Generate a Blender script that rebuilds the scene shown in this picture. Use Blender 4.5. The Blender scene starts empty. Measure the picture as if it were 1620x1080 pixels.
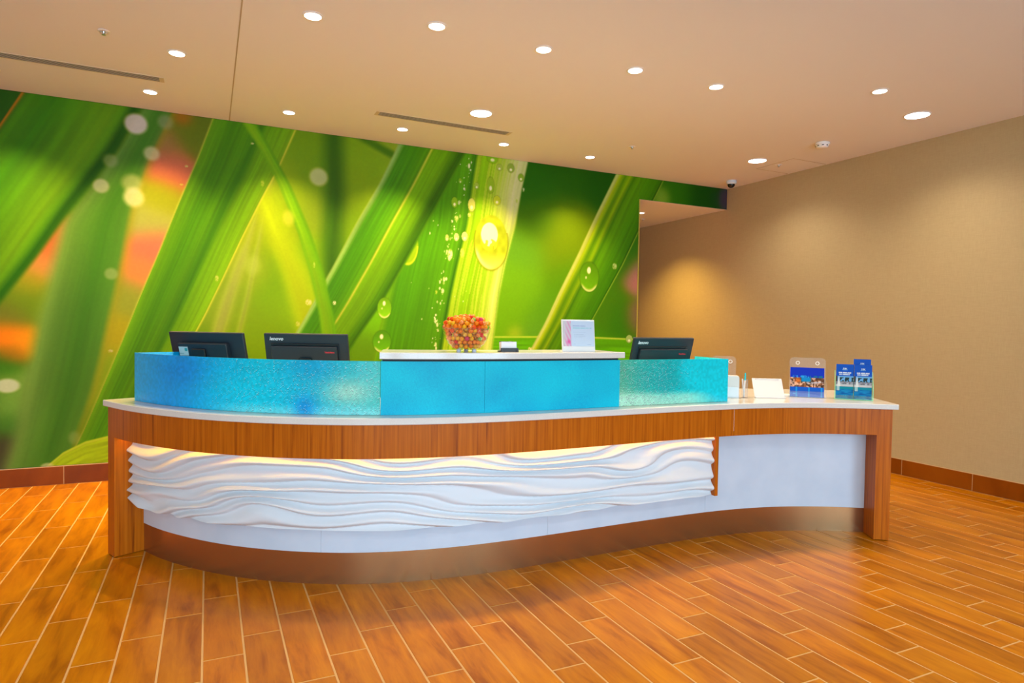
import bpy, math, random
import numpy as np
from mathutils import Vector, Matrix

# ------------------------------------------------------------------ camera, world, light, exposure
SC = bpy.context.scene
COL = SC.collection
XR, YM, HC = 5.925, 6.245, 3.1075          # right wall, mural wall, ceiling height (metres)
XL, YF, YB = -4.2, -4.0, 10.2              # left wall, window wall behind the camera, end of the alcove
CAM = np.array((0.0, 0.0, 1.3598))
cam_R = np.array((0.904066, -0.427053, 0.017028))
cam_U = np.array((-0.003802, 0.031803, 0.999487))
cam_F = np.array((0.427376, 0.903667, -0.027128))
cd = bpy.data.cameras.new('camera')
cd.sensor_fit = 'HORIZONTAL'; cd.sensor_width = 36.0; cd.lens = 22.602; cd.clip_start = 0.05; cd.clip_end = 100
cam = bpy.data.objects.new('camera', cd); COL.objects.link(cam)
cam.matrix_world = Matrix(((cam_R[0], cam_U[0], -cam_F[0], CAM[0]), (cam_R[1], cam_U[1], -cam_F[1], CAM[1]),
                           (cam_R[2], cam_U[2], -cam_F[2], CAM[2]), (0, 0, 0, 1)))
SC.camera = cam

wd = bpy.data.worlds.new('sky'); SC.world = wd; wd.use_nodes = True
wd.node_tree.nodes['Background'].inputs[0].default_value = (0.72, 0.86, 1.0, 1)
wd.node_tree.nodes['Background'].inputs[1].default_value = 1.0

SC.view_settings.view_transform = 'Standard'; SC.view_settings.look = 'None'
SC.view_settings.gamma = 1.0; SC.view_settings.use_curve_mapping = False
SC.view_settings.exposure = 0.42

DAY = (0.56, 0.79, 1.0)
WARM = (1.0, 0.66, 0.20)
def area(name, loc, rot, sx, sy, power, color):
    l = bpy.data.lights.new(name, 'AREA'); l.shape = 'RECTANGLE'; l.size = sx; l.size_y = sy
    l.energy = power; l.color = color
    o = bpy.data.objects.new(name, l); o.location = loc; o.rotation_euler = rot; COL.objects.link(o)
    return o
# daylight just outside the windows of the wall behind the camera
WINDOWS = [(-3.4, -1.1), (-0.7, 1.6), (2.0, 4.3)]
DAY_POWER = 135
for i, (a, b) in enumerate(WINDOWS):
    area('window_daylight', ((a + b) / 2, YF - 0.25, 1.5), (math.radians(90), 0, 0), b - a, 2.4, DAY_POWER, DAY)
SPOT_WALL, SPOT_DESK, SPOT_BIG = 190, 75, 75        # watts of the recessed lamps, used by their builder

# ------------------------------------------------------------------ helpers
def tag(o, label=None, cat=None, group=None, kind=None):
    if label: o['label'] = label
    if cat: o['category'] = cat
    if group: o['group'] = group
    if kind: o['kind'] = kind
    return o
def link(o, parent=None):
    COL.objects.link(o)
    if parent: o.parent = parent
    return o
def empty(name, loc=(0, 0, 0), rz=0, label=None, cat=None, group=None):
    o = bpy.data.objects.new(name, None); o.empty_display_size = 0.1
    o.location = loc; o.rotation_euler = (0, 0, rz); COL.objects.link(o)
    return tag(o, label, cat, group)
def mk(name, verts, faces, mat, parent=None, smooth=False, uv=None, loc=None, rot=None):
    m = bpy.data.meshes.new(name); m.from_pydata([tuple(v) for v in verts], [], [tuple(f) for f in faces]); m.update()
    if uv is not None:
        lay = m.uv_layers.new(name='UVMap'); li = np.empty(len(m.loops), dtype=np.int32)
        m.loops.foreach_get('vertex_index', li)
        lay.data.foreach_set('uv', np.asarray(uv, dtype=np.float32)[li].ravel())
    if smooth: m.polygons.foreach_set('use_smooth', np.ones(len(m.polygons), dtype=bool))
    if mat: m.materials.append(mat)
    o = bpy.data.objects.new(name, m)
    if loc is not None: o.location = loc
    if rot is not None: o.rotation_euler = rot
    return link(o, parent)
class MB:                                     # collects shapes that belong to one part
    def __init__(s): s.v = []; s.f = []
    def add(s, v, f):
        n = len(s.v); s.v += [tuple(p) for p in v]; s.f += [tuple(i + n for i in q) for q in f]; return s
    def box(s, x0, x1, y0, y1, z0, z1, b=0.0):
        if b <= 0:
            v = [(x, y, z) for z in (z0, z1) for y in (y0, y1) for x in (x0, x1)]
            return s.add(v, [(0, 2, 3, 1), (4, 5, 7, 6), (0, 1, 5, 4), (1, 3, 7, 5), (3, 2, 6, 7), (2, 0, 4, 6)])
        b = min(b, (x1 - x0) / 2.01, (y1 - y0) / 2.01, (z1 - z0) / 2.01)
        v = []; idx = {}
        for ix, x in enumerate((x0, x1)):
            for iy, y in enumerate((y0, y1)):
                for iz, z in enumerate((z0, z1)):
                    dx, dy, dz = (b if ix == 0 else -b), (b if iy == 0 else -b), (b if iz == 0 else -b)
                    idx[ix, iy, iz] = len(v)
                    v += [(x, y + dy, z + dz), (x + dx, y, z + dz), (x + dx, y + dy, z)]
        f = []
        for a in range(3):                    # main faces
            for e in (0, 1):
                k = [j for j in range(3) if j != a]; q = []
                for (p, r) in ((0, 0), (1, 0), (1, 1), (0, 1)):
                    c = [0, 0, 0]; c[a] = e; c[k[0]] = p; c[k[1]] = r; q.append(idx[tuple(c)] + a)
                flip = (e == 1) != (a != 1)
                f.append(q[::-1] if flip else q)
        for a in range(3):                    # edges along axis a
            k = [j for j in range(3) if j != a]
            for p in (0, 1):
                for r in (0, 1):
                    c0 = [0, 0, 0]; c0[k[0]] = p; c0[k[1]] = r; c1 = list(c0); c1[a] = 1
                    i0, i1 = idx[tuple(c0)], idx[tuple(c1)]
                    f.append((i0 + k[0], i1 + k[0], i1 + k[1], i0 + k[1]))
        for c, i in idx.items(): f.append((i, i + 1, i + 2))
        return s.add(v, f)
    def lathe(s, prof, n=24, c=(0, 0, 0), closed=False):
        v = [(c[0] + r * math.cos(2 * math.pi * k / n), c[1] + r * math.sin(2 * math.pi * k / n), c[2] + z) for r, z in prof for k in range(n)]
        m = len(prof); f = []
        for j in range(m - 1 + (1 if closed else 0)):
            a, b = j * n, ((j + 1) % m) * n
            for k in range(n): f.append((a + k, a + (k + 1) % n, b + (k + 1) % n, b + k))
        if not closed:
            f.append(tuple(range(n))[::-1]); f.append(tuple(range((m - 1) * n, m * n)))
        return s.add(v, f)
    def tube(s, p, q, r, n=10, r2=None):
        p, q = Vector(p), Vector(q); d = (q - p).normalized(); a = d.orthogonal().normalized(); b = d.cross(a)
        r2 = r if r2 is None else r2
        v = [p + (a * math.cos(2 * math.pi * k / n) + b * math.sin(2 * math.pi * k / n)) * r for k in range(n)]
        v += [q + (a * math.cos(2 * math.pi * k / n) + b * math.sin(2 * math.pi * k / n)) * r2 for k in range(n)]
        f = [(k, (k + 1) % n, n + (k + 1) % n, n + k) for k in range(n)] + [tuple(range(n))[::-1], tuple(range(n, 2 * n))]
        return s.add(v, f)
    def prism(s, poly, z0, z1):
        n = len(poly)
        v = [(x, y, z0) for x, y in poly] + [(x, y, z1) for x, y in poly]
        f = [tuple(range(n))[::-1], tuple(range(n, 2 * n))] + [(k, (k + 1) % n, n + (k + 1) % n, n + k) for k in range(n)]
        return s.add(v, f)
    def build(s, name, mat, parent=None, smooth=False, loc=None, rot=None):
        o = mk(name, s.v, s.f, mat, parent, smooth, None, loc, rot)
        import bmesh
        bm = bmesh.new(); bm.from_mesh(o.data); bmesh.ops.recalc_face_normals(bm, faces=bm.faces); bm.to_mesh(o.data); bm.free()
        if smooth:
            try: o.data.set_sharp_from_angle(angle=math.radians(35))
            except Exception: pass
        return o
def text_mesh(name, body, size, mat, parent, loc, rot, shear=0.0, offset=0.0, extrude=0.0006, align='LEFT'):
    cu = bpy.data.curves.new(name, 'FONT'); cu.body = body; cu.size = size; cu.shear = shear; cu.offset = offset
    cu.extrude = extrude; cu.align_x = align; cu.resolution_u = 3
    t = bpy.data.objects.new(name + '_tmp', cu); COL.objects.link(t)
    dg = bpy.context.evaluated_depsgraph_get(); dg.update()
    m = bpy.data.meshes.new_from_object(t.evaluated_get(dg)); m.name = name
    bpy.data.objects.remove(t); bpy.data.curves.remove(cu)
    m.materials.clear(); m.materials.append(mat)
    o = bpy.data.objects.new(name, m); o.location = loc; o.rotation_euler = rot
    return link(o, parent)
def copy_tree(o, parent=None):
    c = o.copy(); COL.objects.link(c); c.parent = parent
    for ch in o.children: copy_tree(ch, c)
    return c
def lin(c):
    a = np.asarray(c, dtype=np.float64) / 255.0
    return np.where(a <= 0.04045, a / 12.92, ((a + 0.055) / 1.055) ** 2.4)

# ------------------------------------------------------------------ materials
MATS = {}
def pbr(name, col, rough=0.5, metal=0.0, spec=0.5, emit=None, estr=0.0, coat=0.0):
    if name in MATS: return MATS[name]
    m = bpy.data.materials.new(name); m.use_nodes = True; b = m.node_tree.nodes['Principled BSDF']
    b.inputs['Base Color'].default_value = (*col, 1); b.inputs['Roughness'].default_value = rough
    b.inputs['Metallic'].default_value = metal; b.inputs['Specular IOR Level'].default_value = spec
    b.inputs['Coat Weight'].default_value = coat; b.inputs['Coat Roughness'].default_value = 0.08
    if emit: b.inputs['Emission Color'].default_value = (*emit, 1); b.inputs['Emission Strength'].default_value = estr
    MATS[name] = m; return m
def N(m, t, **kw):
    n = m.node_tree.nodes.new(t)
    for k, v in kw.items():
        if k.startswith('i_'): n.inputs[int(k[2:])].default_value = v
        else: setattr(n, k, v)
    return n
def L(m, a, b): m.node_tree.links.new(a, b)
def bump(m, height_socket, strength, dist):
    b = N(m, 'ShaderNodeBump'); b.inputs['Strength'].default_value = strength; b.inputs['Distance'].default_value = dist
    L(m, height_socket, b.inputs['Height']); L(m, b.outputs['Normal'], m.node_tree.nodes['Principled BSDF'].inputs['Normal'])
def ramp(m, fac, stops, interp='LINEAR'):
    r = N(m, 'ShaderNodeValToRGB'); r.color_ramp.interpolation = interp; e = r.color_ramp.elements
    while len(e) < len(stops): e.new(0.5)
    for k, (p, c) in enumerate(stops): e[k].position = p; e[k].color = (*c, 1)
    L(m, fac, r.inputs[0]); return r
def painted(name, rough=0.5, factor=1.0, spec=0.5, coat=0.0):
    m = pbr(name, (1, 1, 1), rough, 0, spec, coat=coat)
    a = N(m, 'ShaderNodeAttribute', attribute_name='Col')
    v = N(m, 'ShaderNodeVectorMath', operation='SCALE'); v.inputs['Scale'].default_value = factor
    L(m, a.outputs['Color'], v.inputs[0]); L(m, v.outputs[0], m.node_tree.nodes['Principled BSDF'].inputs['Base Color'])
    return m
def grain_mat(name, stops, su, sv, rough, uv=True, rnd=False, coat=0.0, bumpd=0.0):
    m = pbr(name, (1, 1, 1), rough, coat=coat, spec=0.18); b = m.node_tree.nodes['Principled BSDF']
    tc = N(m, 'ShaderNodeTexCoord'); mp = N(m, 'ShaderNodeMapping'); mp.inputs['Scale'].default_value = (su, sv, 1.0)
    src = tc.outputs['UV' if uv else 'Object']
    if rnd:
        oi = N(m, 'ShaderNodeObjectInfo'); k = N(m, 'ShaderNodeMath', operation='MULTIPLY'); k.inputs[1].default_value = 37.0
        L(m, oi.outputs['Random'], k.inputs[0])
        cv = N(m, 'ShaderNodeCombineXYZ'); L(m, k.outputs[0], cv.inputs[2])
        ad = N(m, 'ShaderNodeVectorMath', operation='ADD'); L(m, src, ad.inputs[0]); L(m, cv.outputs[0], ad.inputs[1]); src = ad.outputs[0]
    L(m, src, mp.inputs['Vector'])
    n1 = N(m, 'ShaderNodeTexNoise'); n1.inputs['Scale'].default_value = 1.0; n1.inputs['Detail'].default_value = 5.0; n1.inputs['Roughness'].default_value = 0.62
    n1.inputs['Distortion'].default_value = 0.4
    L(m, mp.outputs[0], n1.inputs['Vector'])
    r = ramp(m, n1.outputs['Fac'], stops)
    out = r.outputs[0]
    if rnd:
        hs = N(m, 'ShaderNodeHueSaturation'); ma = N(m, 'ShaderNodeMapRange'); ma.inputs['To Min'].default_value = 0.86; ma.inputs['To Max'].default_value = 1.14
        L(m, oi.outputs['Random'], ma.inputs['Value']); L(m, ma.outputs[0], hs.inputs['Value']); L(m, out, hs.inputs['Color']); out = hs.outputs[0]
    L(m, out, b.inputs['Base Color'])
    if bumpd: bump(m, n1.outputs['Fac'], 0.25, bumpd)
    return m
M_tile = grain_mat('wood_look_tile', [(0.30, (0.29, 0.075, 0.001)), (0.48, (0.46, 0.142, 0.001)), (0.70, (0.58, 0.205, 0.002))], 14.0, 2.2, 0.28, uv=False, rnd=True, bumpd=0.0006)
M_base = grain_mat('wood_look_base_tile', [(0.30, (0.15, 0.030, 0.001)), (0.5, (0.22, 0.050, 0.002)), (0.72, (0.28, 0.070, 0.003))], 1.6, 14.0, 0.35, uv=False, rnd=True)
M_grout = pbr('grout', (0.62, 0.36, 0.13), 0.8)
M_grout_b = pbr('base_grout', (0.60, 0.36, 0.16), 0.8)
M_teak = grain_mat('teak_veneer', [(0.28, (0.20, 0.034, 0.001)), (0.42, (0.41, 0.092, 0.002)), (0.55, (0.50, 0.122, 0.003)), (0.78, (0.61, 0.175, 0.008))], 55.0, 1.3, 0.34, uv=True)
M_ceil = pbr('ceiling_paint', (0.80, 0.80, 0.82), 0.85)
M_wallp = pbr('beige_fabric_wallcovering', (0.56, 0.40, 0.20), 0.75)
def weave(m, base, dark, sc):
    tc = N(m, 'ShaderNodeTexCoord'); out = []
    mp = N(m, 'ShaderNodeMapping'); mp.inputs['Scale'].default_value = (sc, sc, sc * 0.08); L(m, tc.outputs['Object'], mp.inputs[0])
    mp2 = N(m, 'ShaderNodeMapping'); mp2.inputs['Scale'].default_value = (sc * 0.06, sc * 0.06, sc); L(m, tc.outputs['Object'], mp2.inputs[0])
    for q in (mp, mp2):
        n = N(m, 'ShaderNodeTexNoise'); n.inputs['Scale'].default_value = 1.0; n.inputs['Detail'].default_value = 2.0; L(m, q.outputs[0], n.inputs['Vector']); out.append(n.outputs['Fac'])
    ad = N(m, 'ShaderNodeMath', operation='ADD'); L(m, out[0], ad.inputs[0]); L(m, out[1], ad.inputs[1])
    hv = N(m, 'ShaderNodeMath', operation='MULTIPLY'); hv.inputs[1].default_value = 0.5; L(m, ad.outputs[0], hv.inputs[0])
    r = ramp(m, hv.outputs[0], [(0.3, dark), (0.7, base)])
    L(m, r.outputs[0], m.node_tree.nodes['Principled BSDF'].inputs['Base Color']); bump(m, hv.outputs[0], 0.15, 0.0006)
weave(M_wallp, (0.50, 0.385, 0.205), (0.44, 0.330, 0.170), 260)
M_plain = pbr('warm_white_wall', (0.78, 0.70, 0.58), 0.8)
M_white = pbr('white_trim', (0.85, 0.84, 0.82), 0.45)
M_quartz = pbr('white_quartz', (0.84, 0.81, 0.76), 0.14, spec=0.5)
def speck(m, c1, c2, sc):
    tc = N(m, 'ShaderNodeTexCoord'); n = N(m, 'ShaderNodeTexNoise'); n.inputs['Scale'].default_value = sc; n.inputs['Detail'].default_value = 3
    L(m, tc.outputs['Object'], n.inputs['Vector']); r = ramp(m, n.outputs['Fac'], [(0.35, c1), (0.65, c2)])
    L(m, r.outputs[0], m.node_tree.nodes['Principled BSDF'].inputs['Base Color'])
speck(M_quartz, (0.70, 0.665, 0.60), (0.76, 0.73, 0.67), 260)
M_lacq = pbr('white_wave_relief', (0.72, 0.76, 0.79), 0.45, spec=0.3)
M_lam = pbr('white_laminate', (0.80, 0.82, 0.85), 0.45)
speck(M_lam, (0.58, 0.66, 0.76), (0.64, 0.71, 0.80), 5)
M_toe = pbr('brushed_bronze_metal', (0.46, 0.26, 0.115), 0.26, metal=0.9)
M_black = pbr('black_plastic', (0.012, 0.014, 0.018), 0.42)
M_mon = pbr('monitor_back_plastic', (0.014, 0.024, 0.036), 0.45)
M_gap = pbr('black_shadow_gap', (0.006, 0.006, 0.008), 0.6)
M_screen = pbr('dark_screen', (0.01, 0.01, 0.012), 0.1)
M_lens = pbr('lit_lamp_lens', (1, 1, 1), 0.5, emit=(1.0, 0.90, 0.72), estr=9.0)
M_lens_c = pbr('lit_cool_lamp_lens', (1, 1, 1), 0.5, emit=(0.95, 0.97, 1.0), estr=12.0)
M_led = pbr('led_strip', (1, 0.9, 0.6), 0.5, emit=(1.0, 0.58, 0.03), estr=11.0)
M_paper = pbr('white_paper', (0.82, 0.81, 0.80), 0.6)
M_steel = pbr('steel', (0.6, 0.6, 0.6), 0.3, metal=1.0)
def clear(name, tint, alpha, rough=0.05):
    m = bpy.data.materials.new(name); m.use_nodes = True; nt = m.node_tree; nt.nodes.remove(nt.nodes['Principled BSDF'])
    t = N(m, 'ShaderNodeBsdfTransparent'); t.inputs[0].default_value = (*tint, 1)
    g = N(m, 'ShaderNodeBsdfGlossy'); g.inputs['Roughness'].default_value = rough; g.inputs[0].default_value = (1, 1, 1, 1)
    d = N(m, 'ShaderNodeBsdfDiffuse'); d.inputs[0].default_value = (*tint, 1)
    lw = N(m, 'ShaderNodeLayerWeight'); lw.inputs[0].default_value = 0.5
    pw = N(m, 'ShaderNodeMath', operation='POWER'); pw.inputs[1].default_value = 4.0; L(m, lw.outputs['Facing'], pw.inputs[0])
    fr = N(m, 'ShaderNodeMath', operation='MULTIPLY_ADD'); fr.inputs[1].default_value = 0.45; fr.inputs[2].default_value = 0.015; L(m, pw.outputs[0], fr.inputs[0])
    mx = N(m, 'ShaderNodeMixShader'); L(m, fr.outputs[0], mx.inputs[0]); L(m, t.outputs[0], mx.inputs[1]); L(m, g.outputs[0], mx.inputs[2])
    m2 = N(m, 'ShaderNodeMixShader'); m2.inputs[0].default_value = alpha; L(m, mx.outputs[0], m2.inputs[1]); L(m, d.outputs[0], m2.inputs[2])
    L(m, m2.outputs[0], nt.nodes['Material Output'].inputs[0]); return m
M_acryl = clear('clear_acrylic', (0.98, 0.98, 0.98), 0.05)
M_acryl_g = clear('green_tinted_acrylic', (0.88, 0.98, 0.92), 0.04)
M_bowl = clear('clear_bowl_glass', (0.99, 0.99, 0.99), 0.012)
M_pane = clear('window_pane', (0.93, 0.97, 0.98), 0.03)

def painted_sheet(name, G, C, mat, parent=None, thick=0.004, normal=(0, -1, 0)):
    # a printed sheet with real thickness: G (rows, cols, 3) points, C (rows, cols, 3) linear colours
    ny, nx = G.shape[:2]; n = ny * nx
    V = G.reshape(-1, 3); CC = C.reshape(-1, 3)
    i = np.arange(n).reshape(ny, nx)
    q = np.stack([i[:-1, :-1], i[:-1, 1:], i[1:, 1:], i[1:, :-1]], -1).reshape(-1, 4)
    border = np.concatenate([i[0, :], i[1:, -1], i[-1, -2::-1], i[-2:0:-1, 0]])
    nb = len(border); nv = np.asarray(normal, float)
    back = V[border] - (nv * thick if nv.ndim == 1 else nv.reshape(-1, 3)[border] * thick)
    Vt = np.concatenate([V, back]); Ct = np.concatenate([CC, CC[border]])
    sides = np.stack([border, n + np.arange(nb), n + (np.arange(nb) + 1) % nb, np.roll(border, -1)], -1)
    m = bpy.data.meshes.new(name); faces = np.concatenate([q, sides])
    nf = len(faces); m.vertices.add(len(Vt)); m.vertices.foreach_set('co', Vt.astype(np.float32).ravel())
    loops = faces.ravel().astype(np.int32)
    cap = (n + np.arange(nb)).astype(np.int32)[::-1]
    m.loops.add(len(loops) + nb); m.loops.foreach_set('vertex_index', np.concatenate([loops, cap]))
    m.polygons.add(nf + 1); m.polygons.foreach_set('loop_start', np.concatenate([np.arange(nf) * 4, [nf * 4]]).astype(np.int32))
    m.update(calc_edges=True); m.validate()
    at = m.color_attributes.new('Col', 'FLOAT_COLOR', 'POINT')
    at.data.foreach_set('color', np.concatenate([Ct, np.ones((len(Ct), 1))], 1).astype(np.float32).ravel())
    m.materials.append(mat)
    return link(bpy.data.objects.new(name, m), parent)
def flat_grid(x0, x1, z0, z1, nx, nz, y=0.0):
    X, Z = np.meshgrid(np.linspace(x0, x1, nx), np.linspace(z0, z1, nz)); return np.stack([X, np.full_like(X, y), Z], -1), X, Z
def sstep(a, b, x): t = np.clip((x - a) / (b - a), 0, 1); return t * t * (3 - 2 * t)
def vnoise(x, y, seed=0):                     # smooth value noise
    rs = np.random.RandomState(seed); T = rs.rand(256, 256)
    xi = np.floor(x).astype(int); yi = np.floor(y).astype(int); fx = x - xi; fy = y - yi
    fx = fx * fx * (3 - 2 * fx); fy = fy * fy * (3 - 2 * fy)
    g = lambda a, b: T[a % 256, b % 256]
    return (g(xi, yi) * (1 - fx) + g(xi + 1, yi) * fx) * (1 - fy) + (g(xi, yi + 1) * (1 - fx) + g(xi + 1, yi + 1) * fx) * fy

# ------------------------------------------------------------------ room shell
def struct(o): o['kind'] = 'structure'; return o
OPX, OPZ = 4.575, 2.850                        # opening beside the mural: left jamb and head height
floor = struct(MB().box(XL - 0.1, XR + 0.1, YF - 0.1, YB, -0.12, -0.0016).build('floor', M_grout))
# floor tiles, 15 x 61 cm, laid parallel to the right wall and stepped by a quarter
TU = 0.1556
def clip_tile(x0, x1, y0, y1):
    x1 = min(x1, XR - 0.012); x0 = max(x0, XL + 0.01); y0 = max(y0, YF + 0.01)
    if x0 < OPX: y1 = min(y1, YM - 0.013)
    return (x0, x1, y0, y1) if (x1 - x0 > 0.012 and y1 - y0 > 0.012) else None
tiles = []
g = 0.0041
for i in range(int((XL / TU) - 11.9) - 1, int(XR / TU - 11.9) + 2):
    for k in range(-16, 22):
        if True:
            x0 = (i + 11.8935) * TU + g; x1 = (i + 12.8935) * TU - g
            yb = (1.00512 * i - k * 3.99935 + 18.01476) * TU
            y0, y1 = yb + g, yb + 3.99935 * TU - g
            if y1 < YF or y0 > YB - 0.6: continue
            c = clip_tile(x0, x1, y0, y1)
            if c: tiles.append(c)
def px(P):
    d = np.asarray(P, float) - CAM; z = d @ cam_F
    return (810 + 1017.09 * (d @ cam_R) / z, 540 - 1017.09 * (d @ cam_U) / z) if z > 0.15 else None
def tile_area(c):
    q = [px((c[0], c[2], 0)), px((c[1], c[2], 0)), px((c[1], c[3], 0)), px((c[0], c[3], 0))]
    if any(p is None for p in q): return 0
    if max(p[0] for p in q) < 0 or min(p[0] for p in q) > 1620 or min(p[1] for p in q) > 1080: return 0
    q = [(min(max(a, 0), 1620), min(max(b, 0), 1080)) for a, b in q]
    cx, cy = (c[0] + c[1]) / 2, (c[2] + c[3]) / 2
    hid = (cy > 3.45 + max(0.0, 0.35 - cx) * 0.62 and cx > -0.1 and cx < 3.7)   # under or behind the desk
    return 0 if hid else abs(sum(q[k][0] * q[(k + 1) % 4][1] - q[(k + 1) % 4][0] * q[k][1] for k in range(4))) / 2
tiles.sort(key=lambda c: -tile_area(c))
def tile_geo(w, l):
    b = 0.0012; z0 = -0.008
    a, c = w / 2, l / 2
    v = [(-a, -c, z0), (a, -c, z0), (a, c, z0), (-a, c, z0), (-a, -c, -b), (a, -c, -b), (a, c, -b), (-a, c, -b),
         (-a + b, -c + b, 0), (a - b, -c + b, 0), (a - b, c - b, 0), (-a + b, c - b, 0)]
    f = [(8, 9, 10, 11)] + [(k, (k + 1) % 4, 4 + (k + 1) % 4, 4 + k) for k in range(4)] + [(4 + k, 4 + (k + 1) % 4, 8 + (k + 1) % 4, 8 + k) for k in range(4)]
    return v, f
TM = {}
NT = min(300, sum(1 for c in tiles if tile_area(c) > 40))
for c in tiles[:NT]:
    w, l = round(c[1] - c[0], 4), round(c[3] - c[2], 4)
    if (w, l) not in TM:
        m = bpy.data.meshes.new('floor_tile'); v, f = tile_geo(w, l); m.from_pydata(v, [], f); m.materials.append(M_tile); TM[w, l] = m
    o = bpy.data.objects.new('floor_tile', TM[w, l]); o.location = ((c[0] + c[1]) / 2, (c[2] + c[3]) / 2, 0); link(o, floor)
rest = MB()
for c in tiles[NT:]:
    v, f = tile_geo(c[1] - c[0], c[3] - c[2]); ox, oy = (c[0] + c[1]) / 2, (c[2] + c[3]) / 2
    rest.add([(p[0] + ox, p[1] + oy, p[2]) for p in v], f)
tag(mk('floor_tile_field', rest.v, rest.f, M_tile, floor), kind='stuff')

ceiling = struct(MB().box(XL - 0.1, XR + 0.1, YF - 0.1, YM + 0.16, HC, HC + 0.12).build('ceiling', M_ceil))
M_joint = pbr('ceiling_joint_shadow', (0.45, 0.38, 0.28), 0.8)
MB().box(0.158, 0.166, YF, YM - 0.005, HC - 0.0015, HC + 0.001).build('control_joint', M_joint, ceiling)
MB().box(5.425, 5.432, 4.79, 5.29, HC - 0.0012, HC + 0.001).box(5.425, XR - 0.02, 4.79, 4.797, HC - 0.0012, HC + 0.001).box(5.425, XR - 0.02, 5.283, 5.29, HC - 0.0012, HC + 0.001).build('access_panel_gap', M_joint, ceiling)
struct(MB().box(OPX - 0.16, XR + 0.1, YM + 0.16, YB, OPZ, OPZ + 0.12).build('ceiling_alcove', M_ceil))
struct(MB().box(XL - 0.1, OPX, YM, YM + 0.16, 0, HC).box(OPX, XR, YM, YM + 0.16, OPZ, HC).build('wall_back', M_ceil))
struct(MB().box(XR, XR + 0.12, YF - 0.1, YB, -0.01, HC).build('wall_right', M_wallp))
struct(MB().box(XL - 0.12, XL, YF - 0.1, YM, -0.01, HC).build('wall_left', M_plain))
struct(MB().box(OPX - 0.14, OPX, YM + 0.16, YB, -0.01, OPZ).build('wall_alcove_side', M_wallp))
struct(MB().box(OPX - 0.14, XR + 0.12, YB, YB + 0.12, -0.01, OPZ).build('wall_alcove_end', M_wallp))
# window wall behind the camera
wf = MB(); xs = [XL - 0.1] + [v for w in WINDOWS for v in w] + [XR + 0.1]
for k in range(0, len(xs), 2): wf.box(xs[k], xs[k + 1], YF - 0.15, YF, 0, HC)
for a, b in WINDOWS: wf.box(a, b, YF - 0.15, YF, 0, 0.3); wf.box(a, b, YF - 0.15, YF, 2.7, HC)
struct(wf.build('wall_front', M_plain))
for n, (a, b) in enumerate(WINDOWS):
    e = empty('window_%d' % (n + 1), ((a + b) / 2, YF - 0.08, 0.3)); struct(e); w = (b - a) / 2
    MB().box(-w, -w + 0.05, -0.03, 0.03, 0, 2.4).box(w - 0.05, w, -0.03, 0.03, 0, 2.4).box(-w, w, -0.03, 0.03, 0, 0.05).box(-w, w, -0.03, 0.03, 2.35, 2.4).box(-0.02, 0.02, -0.03, 0.03, 0, 2.4).build('window_frame', M_black, e)
    MB().box(-w + 0.05, -0.02, -0.003, 0.003, 0.05, 2.35).build('pane', M_pane, e)
    MB().box(0.02, w - 0.05, -0.003, 0.003, 0.05, 2.35).build('pane', M_pane, e)

# tiled baseboards
HB = 0.149
def baseboard(name, p0, p1, joints, nrm):
    # grout backing with one tile per length, joints measured along the wall from p0
    p0, p1 = Vector((*p0, 0)), Vector((*p1, 0)); d = (p1 - p0).normalized(); ln = (p1 - p0).length; ang = math.atan2(d.y, d.x)
    r = struct(MB().box(0, ln, 0.0005, 0.009, 0, HB).build(name, M_grout_b)); r.location = p0; r.rotation_euler = (0, 0, ang)
    s = 1 if (Matrix.Rotation(ang, 3, 'Z') @ Vector((0, 1, 0))).dot(Vector((*nrm, 0))) > 0 else -1
    if s < 0: r.scale = (1, -1, 1)
    ed = [0] + [j for j in joints if 0 < j < ln] + [ln]
    for a, b in zip(ed[:-1], ed[1:]):
        if b - a < 0.02: continue
        o = MB().box(-(b - a) / 2 + 0.003, (b - a) / 2 - 0.003, -0.0005, 0.0055, -HB / 2 + 0.002, HB / 2 - 0.004, 0.001).build('base_tile', M_base, r)
        o.location = ((a + b) / 2, 0.0065, HB / 2)
    return r
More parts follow.
